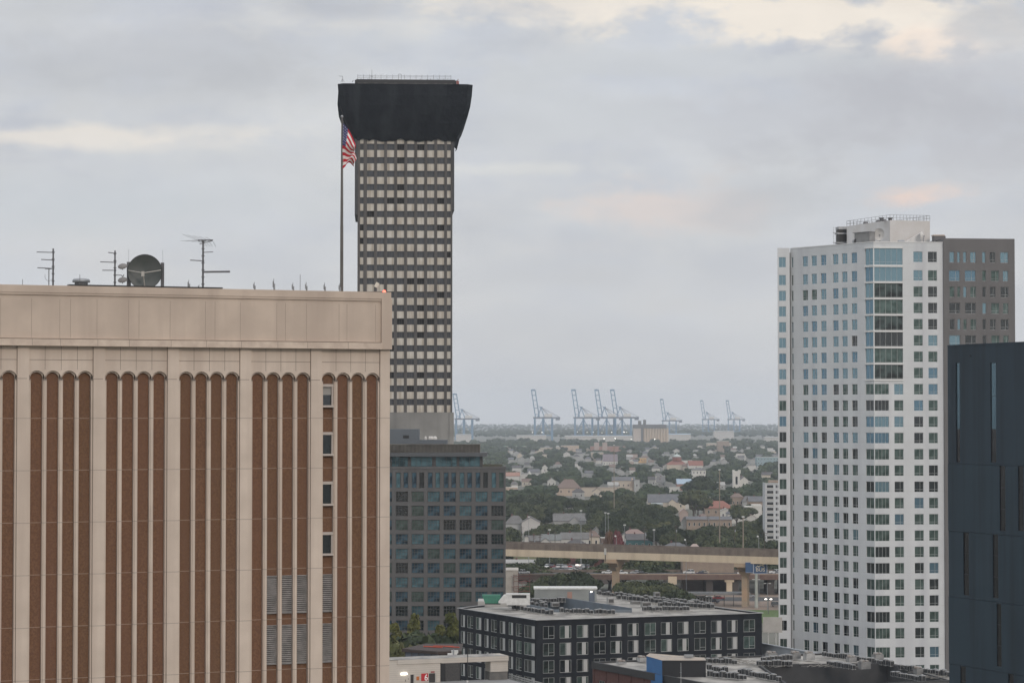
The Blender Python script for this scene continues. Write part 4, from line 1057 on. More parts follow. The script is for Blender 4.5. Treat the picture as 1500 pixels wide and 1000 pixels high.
def podium():
    # pale low podium joining the white tower, and the back of a billboard beyond it
    D1 = at(1117, 943, 447); E1 = at(1212, 958, 425)
    t = thing('parking_podium', 'pale blue grey podium wall at the left foot of the white tower', 'podium', (D1.x, D1.y, 0))
    a = math.atan2(E1.y-D1.y, E1.x-D1.x); ln = (E1-D1).xy.length
    m = MB(Matrix.Rotation(a, 4, 'Z')); m.box(-1, ln, 0, .4, 0, D1.z); m.box(-1, ln, -.1, .45, D1.z, D1.z+.2); m.box(-1, ln, -.06, 0, D1.z-3.6, D1.z-3.4)
    m.build('wall', mat('pale blue grey render', (.36, .385, .41), .85, c2=(.32, .34, .36), sc_=.3), t)
    b = at(1131, 925, 455)
    t = thing('billboard', 'pale back of a billboard on two posts left of the white tower', 'billboard', (b.x, b.y, 0), R(-4))
    zb, zt_ = zz(925, 455), zz(903.5, 455)
    MB().box(-1.7, 1.9, 0, .35, zb, zt_).box(-1.75, 1.95, -.02, .4, zb-.1, zb).build('panel', mat('billboard back', (.45, .43, .40), .8, c2=(.38, .36, .33), sc_=.7), t)
    MB().tube((-.7, .2, 0), (-.7, .2, zb), .09).build('post', white_paint, t); MB().tube((.7, .2, 0), (.7, .2, zb), .09).build('post', white_paint, t)
podium()

# ================================================================== parking deck portal, bottom left
def txt(s, size, mt, name, parent, M, depth=.01, sx=1):
    cu = bpy.data.curves.new(name, 'FONT'); cu.body = s; cu.size = size; cu.extrude = depth; cu.offset = size*.012; cu.align_x = 'CENTER'
    o = bpy.data.objects.new('tmp', cu); C.objects.link(o); dg = bpy.context.evaluated_depsgraph_get(); dg.update()
    me = bpy.data.meshes.new_from_object(o.evaluated_get(dg)); bpy.data.objects.remove(o); me.materials.clear(); me.materials.append(mt)
    return put(name, me, parent, M=M @ Matrix.Diagonal((sx, 1, 1, 1)))
def portal():
    D = 345; zt = zz(966, 343); zd = zz(999, D)
    O = at(582, 966, 343); E = at(744.5, 960, 349); a = math.atan2(E.y-O.y, E.x-O.x)
    t = thing('parking_garage', 'cream portal with red number sign on the top deck of a parking garage', 'parking garage', (O.x, O.y, 0), a)
    cr = mat('cream board cladding', (.50, .455, .40), .85, c2=(.45, .41, .36), sc_=.6, joints=(.3, 0, .03, (.34, .31, .28)))
    top = mat('stained portal roof', (.34, .32, .29), .95, c2=(.17, .165, .16), sc_=.6, detail=9)
    x = lambda px: pl(px, 975, (O.x, O.y), a)[0]
    xe = x(744.5); zd0 = zd
    MB().box(-8, x(645), -12, 4, 0, zd).box(x(645), xe+.3, -12, 1.2, 0, zd-.01).build('deck', mat('garage deck', (.26, .26, .255), .95, c2=(.2, .2, .2), sc_=.4), t)
    m = MB(); ops = [(x(601), x(607), zd+.01, zz(986, D)), (x(628), x(638.5), zd+.01, zz(985.3, D))]
    m.holes(0, x(645), zd, zt-.0, 0, ops, .3); m.box(-1.25, 0, 0, 3, zd, zt); m.box(0, x(640.8), .32, 4, zd, zt); m.box(x(640.8), x(645), .32, .9, zd, zt); m.build('wall', cr, t)
    MB().box(0, x(646.5), -.12, -.002, zt-.62, zt+.02).box(x(646.5), xe, -.12, 3.6, zt-.70, zt+.02).build('beam', cr, t)
    MB().poly([(-1.3, -.12, zt+.03), (xe+.02, -.12, zt+.03), (xe-1.2, 3.7, zt+.03), (-1.3, 3.7, zt+.03)]).build('roof', top, t)
    MB().box(x(719), xe, .1, 2.3, zz(987, D), zt-.7).build('pillar', cr, t)
    MB().box(x(718), xe-.02, .2, 2.2, zd, zz(987, D)).build('pillar_base', mat('dark plinth', (.10, .10, .095), .9, c2=(.15, .14, .13), sc_=1), t)
    dm = mat('dark glazed door', (.035, .03, .028), .4); 
    for o in ops:
        d = MB().box(o[0], o[1], .2, .26, zd, o[3]).build('door', dm, t); MB().box(o[0], o[0]+.06, .1, .2, zd, o[3]).box(o[1]-.06, o[1], .1, .2, zd, o[3]).build('frame', white_paint, d)
    MB().box(x(587), x(596), -.16, -.0, zz(985.3, D), zz(983.4, D)).build('lamp', lampw, t)
    MB().box(x(610), x(614), -.05, 0, zz(994.5, D), zz(989, D)).build('notice', mat('orange notice', (.42, .12, .02), .7), t)
    MB().box(x(631), x(636.5), -.05, 0, zz(984.2, D), zz(982.4, D)).build('door_sign', mat('dark red sign', (.25, .02, .03), .7), t)
    s = MB().box(x(617), x(627), -.06, 0, zz(995.8, D), zz(985, D)).build('number_sign', [mat('sign red', (.42, .012, .02), .6)], t)
    txt('6', 1.25, mat('sign white', (.75, .74, .72), .6), 'digit', s, Matrix.Translation((x(624), -.075, zz(995.2, D))) @ Matrix.Rotation(PI/2, 4, 'X'), sx=.85)
    MB().tube((x(594), -.02, zd+.3), (x(594), -.02, zd+.6), .04).tube((x(598.5), -.02, zd+.6), (x(598.5), -.02, zd+.75), .04).build('wall_fitting', dark_metal, t)
    # white rail fence beside the portal
    f0 = at(745, 986, 352); f1 = at(803, 1000, 338); fa = math.atan2(f1.y-f0.y, f1.x-f0.x); ln = (f1-f0).xy.length
    f = thing('rail_fence', 'white horizontal rail fence right of the cream portal', 'fence', (f0.x, f0.y, zd), fa)
    hz = f0.z-zd; m = MB()
    for z in (.12, .42, .72, 1.02): m.box(0, ln+6, 0, .05, hz-1.2+z, hz-1.2+z+.19)
    m.build('rails', mat('weathered white rail', (.42, .42, .40), .8, c2=(.3, .3, .29), sc_=2), f)
    MB().box(0, ln+6, .04, .3, -zd, hz-1.15).build('curb', mat('garage deck', (.26, .26, .255)), f)
    for i in range(6): MB().box(i*2.2, i*2.2+.1, .05, .15, 0, hz+.02).build('fence_post', dark_metal, f)
    # black street lamp on the deck
    p = at(685, 999, 341); l = thing('street_lamp', 'slim black lamp post with two short arms in front of the portal opening', 'street lamp', (p.x, p.y, zd))
    h = zz(949, 341)-zd
    MB().tube((0, 0, 0), (0, 0, h), .075, .05, 8).tube((0, 0, .0), (0, 0, .7), .11, .1, 8).build('post', blackm, l)
    MB().tube((-.45, 0, h-.02), (.5, 0, h-.02), .035).build('arm', blackm, l); MB().box(-.75, -.35, -.1, .1, h-.04, h+.03).build('lamp_head', blackm, l); MB().box(.35, .75, -.1, .1, h-.04, h+.03).build('lamp_head', blackm, l)
    MB().box(-.14, .1, -.12, -.06, .45, .75).build('notice_plate', white_paint, l)
    # dark roofed pavilion behind
    Dp = 402; p = at(593, 950, Dp); t = thing('pavilion', 'dark flat roofed pavilion with pale blue columns behind the cream portal', 'pavilion', (p.x, p.y, 0))
    s = Dp/F; zt_ = zz(949.5, Dp)
    MB().poly([(-.5, 0, zt_), (5.6, -4.6, zt_-.0), (9.5, -4, zt_), (9.5, 9, zt_), (3, 9, zt_)]).poly([(-.5, 0, zt_), (5.6, -4.6, zt_), (5.6, -4.6, zt_-.5), (-.5, 0, zt_-.5)]).poly([(9.5, -4, zt_), (5.6, -4.6, zt_), (5.6, -4.6, zt_-.5), (9.5, -4, zt_-.5)]).build('roof', mat('black brown roof', (.035, .025, .022), .9, c2=(.05, .035, .03), sc_=.6), t)
    m = MB(); m.poly([(0, .3, 0), (5.8, -4.2, 0), (5.8, -4.2, zt_-.5), (0, .3, zt_-.5)]); m.poly([(9.3, -3.8, 0), (5.8, -4.2, 0), (5.8, -4.2, zt_-.5), (9.3, -3.8, zt_-.5)], 1); m.poly([(0, .25, 0), (5.8, -4.25, 0), (5.8, -4.25, zt_-2.2), (0, .25, zt_-2.2)], 1); m.build('wall', [mat('slate blue wall', (.16, .18, .22), .8), blackm], t)
    for i in range(6):
        f_ = i/5.0; q = Vector((0, .2, 0)).lerp(Vector((5.6, -4.3, 0)), f_); MB().box(q.x, q.x+.12, q.y-.25, q.y-.1, 0, zt_-.5).build('column', dark_metal, t)
    MB().tube((3, 3, zt_+.1), (6.2, 1.5, zt_+.1), .1).tube((6.4, 3, zt_+.1), (9, 1.4, zt_+.1), .1).tube((4.6, 4, zt_+.1), (8, 3.2, zt_+.1), .07).build('red_pipe', mat('red pipe', (.40, .06, .03), .7), t)
    p = at(664, 957, 380); u = thing('rooftop_unit', 'white twin fan unit with a short pole behind the cream portal roof', 'rooftop unit', (p.x, p.y, p.z-.3))
    MB().box(-.9, .6, 0, .6, .1, .35).box(-.3, .75, .2, .8, .35, .8).build('body', white_paint, u); MB().tube((.05, -.1, 0), (.05, -.1, 1.0), .08).build('pole', galv, u)
    MB().box(-1.2, 1, -1, 1, -p.z+.3, 0).build('base', dark_metal, u)
portal()

# ================================================================== far shore of the city: cranes, silo, sheds
crane_blue = mat('faded crane blue', (.13, .24, .36), .7, c2=(.10, .19, .30), sc_=.1)
crane_grey = mat('crane grey', (.11, .13, .16), .7)
def make_crane():
    t = thing('gantry_crane', 'x', 'crane')
    h = 58
    for i, x in enumerate((0, 21, 43)):         # legs under the girder
        for y in ((0, 26) if i else (0, 26)):
            w_ = 2.0 if i else 1.5
            MB().box(x-w_, x+w_, y-1.2, y+1.2, 0, h).build('leg', crane_blue, t)
    m = MB()
    for y in (0, 26): m.box(0, 43, y-.7, y+.7, 14, 16.5); m.tube((0, y, 16), (21, y, h-2), .6, n=4); m.tube((43, y, 16), (21, y, h-2), .6, n=4)
    for x in (0, 43): m.box(x-.7, x+.7, 0, 26, 14, 16)
    m.build('portal_brace', crane_blue, t)
    m = MB()
    for y in (9, 17): m.box(-4, 63, y-1, y+1, h-1, h+3)
    for x in range(-2, 64, 6): m.box(x, x+.8, 9, 17, h, h+2)
    m.box(52, 62, 8, 18, h-5, h-1); m.build('girder', crane_grey, t)
    MB().box(24, 43, 6, 20, h+3, h+9.5).box(25, 42, 7, 19, h+9.5, h+11).build('machinery_house', mat('white machinery house', (.6, .58, .55), .7), t)
    m = MB()                                     # raised boom: a two beam ladder, leaning slightly back
    b0 = Vector((3, 13, h+1)); b1 = Vector((-4, 13, 129))
    dx = Vector((4.6, 0, 0))
    for k in (-1, 1):
        a = b0+dx*k+Vector((0, k*3, 0)); e = b1+dx*k*.95+Vector((0, k*3, 0)); m.tube(a+Vector((3.5, 0, 0)), e, 1.7, 1.5, 4)
    for f_ in (.12, .35, .62, .80, .97):
        c_ = b0.lerp(b1, f_)+Vector((3.5*(1-f_), 0, 0)); m.tube(c_-dx, c_+dx, 1.2, n=4)
    e = b1; m.box(e.x-5.4, e.x+5.4, 10, 16, 126, 130); m.build('boom', crane_blue, t)
    ap = Vector((16, 13, 85)); m = MB()
    for y in (9, 17): m.tube((7, y, h+2), (ap.x, 13, ap.z), 1.5, n=4); m.tube((24, y, h+2), (ap.x-1, 13, ap.z), 1.3, n=4)
    m.box(12, 19, 11, 15, 83.5, 86.5); m.tube((ap.x, 13, ap.z), (2, 13, 92), .5, n=4); m.build('a_frame', crane_blue, t)
    m = MB(); m.tube(ap, (40, 13, h+3), .8, n=4).tube(ap, (61, 13, h+3), .6, n=4).tube(ap, (29, 13, h+9), .5, n=4).tube(ap, (50, 13, h+5), .3, n=4)
    m.build('back_stay', crane_grey, t)
    return t
crane0 = make_crane(); first = True
CR = [(783, 570, 6000, 1.0, 'blue gantry crane with raised boom standing alone left of the cluster of three'), (842, 570, 6000, 1.0, 'blue gantry crane with raised boom, leftmost of the cluster of three'),
      (876, 570, 6020, 1.0, 'blue gantry crane with raised boom, middle of the cluster of three'), (899, 570, 6050, 1.0, 'blue gantry crane with raised boom, rightmost of the cluster of three'),
      (667.5, 576, 6300, .98, 'pale blue gantry crane partly hidden behind the dark topped tower'), (971, 584, 6600, .84, 'blue gantry crane with raised boom above the cream silo'),
      (1029.5, 586, 7600, .84, 'small distant blue crane, left one of the far right pair'), (1067, 586, 7600, .84, 'small distant blue crane, right one of the far right pair')]
for px, py, D, w_, lab in CR:
    o = crane0 if first else copy_tree(crane0); first = False
    p = at(px, 640, D); h = zz(py, D)
    o.location = (p.x, D, 0); o.scale = (w_, w_, h/130); o.rotation_euler = (0, 0, R(-4)); o['label'] = lab; o['group'] = 'gantry cranes at the river port'
def silo():
    D = 5200; s = D/F; p = at(952, 640, D)
    t = thing('grain_silo', 'cream ribbed silo block with a dark top and two roof boxes below a crane', 'silo', (p.x, D, 0))
    cr = mat('cream silo', (.48, .38, .28), .9, c2=(.42, .34, .26), sc_=.02); dk = mat('dark silo top', (.13, .13, .13), .9); f = lambda px: (px-952)*s
    m = MB()
    for px in np.arange(942.5, 976, 4.1): m.lathe([(3.1, 0), (3.1, zz(627, D))], (f(px+2), 3, 0), n=10)
    m.box(f(942), f(976), 3, 30, 0, zz(627, D)); m.build('silo_row', cr, t)
    MB().box(f(928), f(940.5), 0, 25, 0, zz(627.5, D)).build('annex', mat('pale annex', (.46, .40, .35), .9), t)
    MB().box(f(928), f(976), -1, 28, zz(627, D), zz(621.5, D)).build('upper_storey', dk, t)
    MB().box(f(935), f(939.5), 2, 12, zz(621.5, D), zz(616, D)).build('roof_box', dk, t); MB().box(f(942.5), f(946.5), 2, 12, zz(621.5, D), zz(614.5, D)).build('roof_box', dk, t)
    MB().box(f(939), f(942), -1.5, 20, 0, zz(621.5, D)).build('stair_tower', dk, t)
silo()
shed_w = mat('pale shed wall', (.46, .44, .41), .9); shed_r = mat('pale shed roof', (.34, .335, .32), .8)
def shed(px0, px1, y0, D, dep, lab, wm, rm, name='warehouse', cat='warehouse', zr=None, nw=0):
    a = at(px0, y0, D); b = at(px1, y0, D); L_ = b.x-a.x; h = a.z
    t = thing(name, lab, cat, (a.x, D, 0))
    MB().box(0, L_, 0, dep, 0, h-1).build('wall', wm, t)
    MB().prism([(-.6, -.6), (L_+.6, -.6), (L_+.6, dep+.6), (-.6, dep+.6)], h-1, h-.4).poly([(-.6, -.6, h-.4), (L_+.6, -.6, h-.4), (L_+.6, dep/2, h+1.2), (-.6, dep/2, h+1.2)]).poly([(-.6, dep+.6, h-.4), (L_+.6, dep+.6, h-.4), (L_+.6, dep/2, h+1.2), (-.6, dep/2, h+1.2)]).build('roof', rm, t)
    for i in range(nw):
        x = L_*(i+.5)/nw; MB().box(x-.9, x+.9, -.12, -.02, h*.45, h*.72).build('window', gl_dark, t)
    return t
pk = mat('peach render', (.44, .345, .27), .9); bk = mat('reddish brick far', (.30, .17, .13), .9); bg_ = mat('beige render', (.44, .38, .31), .9); gr = mat('grey far roof', (.16, .16, .165), .9); teal = mat('pale teal render', (.24, .32, .34), .9); grn = mat('green copper roof', (.20, .32, .24), .9)
blr = mat('light blue roof', (.30, .38, .46), .7); redr = mat('red tile roof', (.23, .10, .075), .9); brr = mat('brown roof', (.17, .125, .105), .9); wht = mat('far white wall', (.56, .54, .50), .9)
for a in [(828, 926, 638.5, 5600, 60, 'very long pale quay shed below the cluster of cranes', shed_w, shed_r), (668, 690, 636.5, 5700, 50, 'pale quay shed beside the partly hidden crane', shed_w, shed_r),
          (757, 800, 637.8, 5650, 40, 'thin white quay shed left of the cranes', shed_w, shed_r), (977, 1012, 635.5, 5500, 60, 'light blue roofed shed right of the cream silo', shed_w, blr),
          (1120, 1141, 640.5, 5200, 50, 'pale long shed beside the white tower edge', shed_w, shed_r), (1046, 1075, 631.5, 6300, 40, 'hazy pale shed under the far right cranes', shed_w, shed_r)]: shed(*a)

# ================================================================== houses and buildings of the district
PROT = []       # screen rectangles of buildings that trees should leave visible
def bld(kind, px0, px1, ye, yr, ze, lab, wm, rm, cat='house', name='house', yb=None, win=0, dep=None, rz=0, extra=None, lmk=None, wrow=1, D=None):
    """kind: flat, side (ridge along the front), front (gable to the viewer), hip. ye eaves line, yr ridge line, ze eaves height."""
    D = D or (H-ze)*F/(ye-605)
    a = at(px0, ye, D); b = at(px1, ye, D); ze = a.z; L_ = (b.x-a.x); hr = zz(yr, D) if kind != 'flat' else ze
    dep = dep or max(7, min(L_*.7, 16))
    if kind in ('side', 'hip'): hr = zz(yr, D+dep/2)
    t = thing(name, lab, cat, (a.x, D, 0), rz)
    o = .45; w_ = MB(); r_ = MB()
    if kind == 'flat':
        w_.box(0, L_, 0, dep, 0, ze); r_.box(-.15, L_+.15, -.15, dep+.15, ze, ze+.35)
    else:
        w_.box(0, L_, 0, dep, 0, ze)
        if kind == 'front':
            m_ = L_/2; w_.poly([(0, .01, ze), (L_, .01, ze), (m_, .01, hr)]); w_.poly([(0, dep, ze), (L_, dep, ze), (m_, dep, hr)])
            for s, x in ((-1, 0), (1, L_)):
                r_.poly([(x+s*o, -o, ze-.25), (m_, -o, hr+.08), (m_, dep+o, hr+.08), (x+s*o, dep+o, ze-.25)]); r_.poly([(x+s*o, -o, ze-.5), (m_, -o, hr-.2), (m_, -o, hr+.08), (x+s*o, -o, ze-.25)])
        elif kind == 'side':
            w_.poly([(0, 0, ze), (0, dep, ze), (0, dep/2, hr)]); w_.poly([(L_, 0, ze), (L_, dep, ze), (L_, dep/2, hr)])
            r_.poly([(-o, -o, ze-.2), (L_+o, -o, ze-.2), (L_+o, dep/2, hr+.1), (-o, dep/2, hr+.1)]); r_.poly([(-o, dep+o, ze-.2), (L_+o, dep+o, ze-.2), (L_+o, dep/2, hr+.1), (-o, dep/2, hr+.1)]); r_.poly([(-o, -o, ze-.45), (L_+o, -o, ze-.45), (L_+o, -o, ze-.2), (-o, -o, ze-.2)])
        else:
            k = min(L_*.32, dep*.6); k = L_/2 if kind == 'pyr' else k
            p = [(-o, -o, ze-.1), (L_+o, -o, ze-.1), (L_+o, dep+o, ze-.1), (-o, dep+o, ze-.1)]; q, e = (k, dep/2, hr), (L_-k, dep/2, hr)
            r_.poly([p[0], p[1], e, q]); r_.poly([p[2], p[3], q, e]); r_.poly([p[3], p[0], q]); r_.poly([p[1], p[2], e]); r_.poly([(-o, -o, ze-.35), (L_+o, -o, ze-.35), p[1], p[0]])
    w_.build('wall', wm, t); r_.build('roof', rm, t)
    wh_ = min(1.7, ze*.35)
    for rr in range(wrow):
        for i in range(win):
            x = L_*(i+.5)/win; zc = ze*(rr+.55)/wrow; fo = MB().box(x-.55, x+.55, -.08, -.01, zc-wh_/2-.1, zc+wh_/2+.1).build('window', mat('white casing', (.5, .49, .46), .8), t)
            MB().box(x-.42, x+.42, -.11, -.085, zc-wh_/2, zc+wh_/2).build('pane', gl_dark, fo)
    if D < 3200 and kind != 'flat' and L_ > 6:
        cx = L_*(.3+.4*((px0*7) % 1)); MB().box(cx, cx+.7, dep*.5-.35, dep*.5+.35, ze, hr+.9).build('chimney', mar, t)
        if lab == 'x': MB().box(L_*.15, L_*.6, -2.0, -.46, ze*.5, ze*.56).box(L_*.15, L_*.15+.15, -2, -1.85, 0, ze*.5).box(L_*.6-.15, L_*.6, -2, -1.85, 0, ze*.5).build('porch', w3, t)
    if extra: extra(t, L_, ze, hr, dep, D)
    PROT.append((px0, px1, min(ye, yr), yb or ye+4, D))
    if lmk: LM.append(((px0+px1)/2, (yr+ye)/2, lmk))
    return t
A_ = mat
g1 = A_('slate grey roof', (.105, .108, .118), .9, c2=(.135, .135, .14), sc_=.3); g2 = A_('weathered grey roof', (.16, .158, .155), .9, c2=(.12, .115, .11), sc_=.3); g3 = A_('dark shingle', (.075, .073, .076), .9, c2=(.1, .095, .095), sc_=.4)
w1 = A_('white siding', (.50, .485, .455), .8); w2 = A_('cream siding', (.50, .44, .36), .85); w3 = A_('grey siding', (.34, .34, .33), .85); tanb = A_('tan brick', (.30, .235, .18), .9, c2=(.26, .2, .16), sc_=.5)
gsd = A_('olive green siding', (.16, .17, .09), .85); tq = A_('deep teal siding', (.035, .11, .115), .8); mar = A_('maroon brick', (.16, .07, .065), .9, c2=(.12, .055, .05), sc_=.5); pinkw = A_('pink siding', (.37, .29, .255), .85); lav = A_('grey concrete wall', (.33, .325, .315), .95, c2=(.22, .22, .215), sc_=.3)
def steeple(px, yt, w_, mt=None):
    def f(t, L_, ze, hr, dep, D):
        x = (at(px, 700, D).x-t.location.x); z = zz(yt, D)
        MB().box(x-w_, x+w_, -.5, w_*2-.5, 0, z-w_*2.2).lathe([(w_*1.3, z-w_*2.2), (0, z)], (x, w_-.5, 0), n=4).build('steeple', mt or w1, t)
    return f
def church_ex(t, L_, ze, hr, dep, D):
    s = D/F; f = lambda px: at(px, 700, D).x-t.location.x
    z1 = zz(688, D); c = mat('far white wall', (0, 0, 0))
    b = MB(); b.box(f(1073.5), f(1083.5), -3, 6, 0, z1-3)
    for x in (1073.5, 1082): 
        for y in (-3, 4.5): b.box(f(x), f(x)+1.6, y, y+1.5, z1-3, z1)
    b.box(f(1075.5), f(1081.5), -1, 4, z1-3, z1-1); b.build('bell_tower', c, t)
    MB().box(f(1077), f(1080), -3.15, -3.02, z1-13, z1-6).build('belfry_opening', gl_dark, t); MB().box(f(1088), f(1090), -.15, -.03, 2, 6).build('door', gl_dark, t)
    MB().box(f(1095), f(1097), -1, 6, 0, ze*.6).build('buttress', c, t)
def dome_ex(t, L_, ze, hr, dep, D):
    x = at(992.5, 670, D).x-t.location.x; z0 = hr-1
    MB().lathe([(5.5, z0), (5.5, zz(669, D)), (6.2, zz(669, D))], (x, dep/2, 0), n=12).build('drum', redr, t)
    MB().lathe([(5.2, zz(669, D)), (4.6, zz(667.5, D)), (2.4, zz(666, D)), (.6, zz(665, D)), (.3, zz(662, D)), (0, zz(661, D))], (x, dep/2, 0), n=14).build('dome', mat('pale dome', (.42, .46, .44), .7), t)
def dormer(px0, px1, ye, yr, mt, rm):
    def f(t, L_, ze, hr, dep, D):
        x0 = at(px0, 700, D).x-t.location.x; x1 = at(px1, 700, D).x-t.location.x; za, zb = zz(ye, D), zz(yr, D); m_ = (x0+x1)/2
        b = MB().box(x0, x1, -3, 2, 0, za); b.poly([(x0, -3, za), (x1, -3, za), (m_, -3, zb)]); b.build('front_wing', mt, t)
        MB().poly([(x0-.3, -3.3, za-.1), (m_, -3.3, zb+.1), (m_, 5, zb+.1), (x0-.3, 5, za-.1)]).poly([(x1+.3, -3.3, za-.1), (m_, -3.3, zb+.1), (m_, 5, zb+.1), (x1+.3, 5, za-.1)]).build('wing_roof', rm, t)
    return f
def towers2(t, L_, ze, hr, dep, D):
    for a, b in ((870.5, 877.5), (882.5, 889.5)):
        x0 = at(a, 650, D).x-t.location.x; x1 = at(b, 650, D).x-t.location.x
        MB().box(x0, x1, -1, 12, 0, zz(648, D)).build('tower', pinkw, t)
def three_win(t, L_, ze, hr, dep, D):
    x0 = at(1097, 745, D).x-t.location.x
    for i in range(3): MB().box(x0+i*1.25, x0+i*1.25+.75, -.1, -.01, zz(751.5, D), zz(747.5, D)).build('window', gl_dark, t)
    x1 = at(1102.5, 745, D).x-t.location.x
    MB().box(x1, L_-.01, .01, dep, ze, zz(739, D)).build('upper_wall', wht, t)
# far band
bld('flat', 738, 771, 653.5, 0, 11, 'long low peach building far off beside the grey grid block', pk, grn, 'building', 'low_building', 660, 9, 30, lmk='the long peach building')
bld('flat', 779, 810, 655.5, 0, 9, 'long low beige building far off among dense trees', bg_, shed_r, 'building', 'low_building', 660, 5, 25)
bld('flat', 822, 848, 652.5, 0, 14, 'peach building with pale flat roof and wide openings', pk, shed_r, 'building', 'low_building', 664, 4, 25, lmk='the peach flat roofed building')  # orange light on its front is put into the peach wall colour
bld('flat', 865, 916, 653.5, 0, 13, 'reddish brick school with two pink towers', bk, g2, 'school', 'school_building', 662, 8, 25, extra=towers2, lmk='the brick school with two towers')
bld('flat', 866, 884, 662.5, 0, 14, 'beige building with small square windows below the brick school', bg_, shed_r, 'building', 'low_building', 676, 3, 20, wrow=2)
bld('side', 884, 905, 675, 665, 7, 'building with a broad purple brown roof below the brick school', wht, mat('purple brown roof', (.17, .14, .15), .9), 'building', 'low_building', 680, 6, 40)
bld('flat', 845, 866, 665.5, 0, 8, 'thin white roofed building left of the beige windowed building', w3, shed_w, 'building', 'low_building', 670)
bld('flat', 918, 934, 665.5, 0, 10, 'pinkish red flat building among trees', pinkw, bk, 'building', 'low_building', 671, 4)
bld('flat', 933, 947, 670.5, 0, 7, 'low orange yellow building with flat roof', mat('orange render', (.52, .33, .15), .9), shed_r, 'building', 'low_building', 674, 3)
bld('flat', 921.5, 928.5, 675.5, 0, 10, 'small square pink building with a pale top', pinkw, wht, 'building', 'low_building', 682, 1)
bld('hip', 977, 1007, 680, 673.5, 8, 'red roofed building with a small pale dome', w2, redr, 'building', 'domed_building', 681, 0, 22, extra=dome_ex, lmk='the red roofed building with a dome')
bld('flat', 994, 1016, 674.5, 0, 12, 'pale flat wing right behind the dome', wht, shed_r, 'building', 'low_building', 678)
bld('side', 1009, 1030, 681, 674.5, 11, 'pale building with a red tiled roof right of the dome', wht, redr, 'building', 'low_building', 686, 0, 18)
bld('hip', 1014, 1034, 688, 684.5, 12, 'white three storey building with dark windows and grey roof', wht, g2, 'building', 'white_building', 700, 4, 14, wrow=2, lmk='the white three storey building')
bld('front', 1084, 1096, 703, 697.5, 9, 'white church with a square bell tower', wht, g2, 'church', 'church', 709, 0, 30, extra=church_ex, lmk='the white church with a bell tower')
bld('flat', 1109, 1150, 669.5, 0, 15, 'pale teal building with rows of windows beside the white tower', teal, shed_r, 'building', 'low_building', 682, 9, 25, wrow=3, lmk='the pale teal building')
bld('flat', 1036, 1071, 649, 0, 15, 'wide beige terraced building far off', bg_, shed_w, 'building', 'low_building', 657, 10, 30, lmk='the wide beige terraced building')
bld('flat', 1051, 1068, 646, 0, 20, 'brown striped upper block over the wide beige building', tanb, wht, 'building', 'low_building', 650, 4, 20)
bld('flat', 1098, 1117, 649.5, 0, 10, 'long pale roof far off right of the beige terraced building', wht, shed_r, 'building', 'low_building', 654)
bld('flat', 1075, 1091, 664.5, 0, 10, 'pale row of small buildings far off above the church', wht, pinkw, 'building', 'low_building', 669, 6)
bld('flat', 1109, 1122, 683.5, 0, 9, 'boxy white house above the church', w1, shed_r, 'house', 'house', 690, 2)
bld('flat', 1095, 1104, 693, 0, 8, 'white house with a peach roof right of the church', wht, pk, 'house', 'house', 698)
bld('side', 992, 1014, 708, 701, 6, 'building with a light blue arched roof', bk, blr, 'building', 'arched_building', 711, 0, 14)
# middle band
bld('side', 738, 761, 696.5, 691.5, 6, 'long red brown roofed hall at the edge of the grey grid block', w1, bk, 'building', 'hall', 699, 0, 12)
bld('flat', 762, 798, 695.5, 0, 6, 'long white wall with a pointed white steeple', w1, shed_w, 'church', 'chapel', 698, 0, 12, extra=steeple(775.5, 689, 1.4), lmk='the pointed white steeple')
bld('side', 773, 790, 691, 686.5, 7, 'grey roofed building just above the pointed white steeple', w3, g1, 'building', 'house', 693, 0, 12)
bld('front', 802, 814, 704, 699.5, 6.5, 'white gabled house with two dark windows', w1, g2, 'house', 'house', 710, 2, 12, lmk='the white gabled house')
bld('front', 793, 803, 685, 680, 6, 'small white gabled house high among the trees', w1, g2, 'house', 'house', 688, 1)
bld('hip', 816, 851, 714.5, 701.5, 6.5, 'orange lit house with a wide brown hipped roof', pk, brr, 'house', 'house', 728, 3, 22, lmk='the brown hipped roof')  # no lamp here: the orange light is painted as the peach wall
bld('flat', 852, 926, 714.5, 0, 7, 'very long low beige wall beneath the castle like building', bg_, tanb, 'building', 'long_building', 720, 0, 10)
bld('side', 897, 930, 703, 698, 10, 'beige castle like building with grey roof and peaked tower', bg_, g1, 'building', 'castle_building', 716, 5, 14, extra=steeple(926, 699, 1.9, pk), lmk='the castle like building')
bld('flat', 929, 937, 702.5, 0, 10.5, 'square grey beige end block of the castle like building', w3, g2, 'building', 'low_building', 715, 1)
bld('flat', 740, 758, 713.5, 0, 6, 'peach flat roofed house at the edge of the grey grid block', pk, wht, 'house', 'house', 720, 0, 14)
bld('flat', 945, 966, 716.5, 0, 7, 'pinkish orange flat roofed building', pinkw, pk, 'building', 'low_building', 722, 5)
bld('side', 950, 1004, 735, 723.5, 6, 'house with a very long grey roof and beige front gable', w2, g1, 'house', 'long_house', 740, 4, 20, extra=dormer(979, 990, 735, 731, w2, g2), lmk='the very long grey roof')
bld('front', 1003, 1009, 731, 727, 7, 'narrow white gable at the end of the long grey roof', w1, g1, 'house', 'house', 735, 0)
bld('flat', 955, 971, 738, 0, 5, 'pale blue flat roof below the very long grey roof', w3, mat('pale blue roof', (.45, .50, .52), .8), 'building', 'low_building', 743, 0, 20)
bld('hip', 1072, 1089, 727.5, 722, 9, 'tan brick two storey house with brown hipped roof', tanb, brr, 'house', 'house', 737, 3, 12)
bld('hip', 1088, 1100, 734, 726, 6, 'steep grey hipped roof left of the dark slate roof', w3, g2, 'house', 'house', 737, 0)
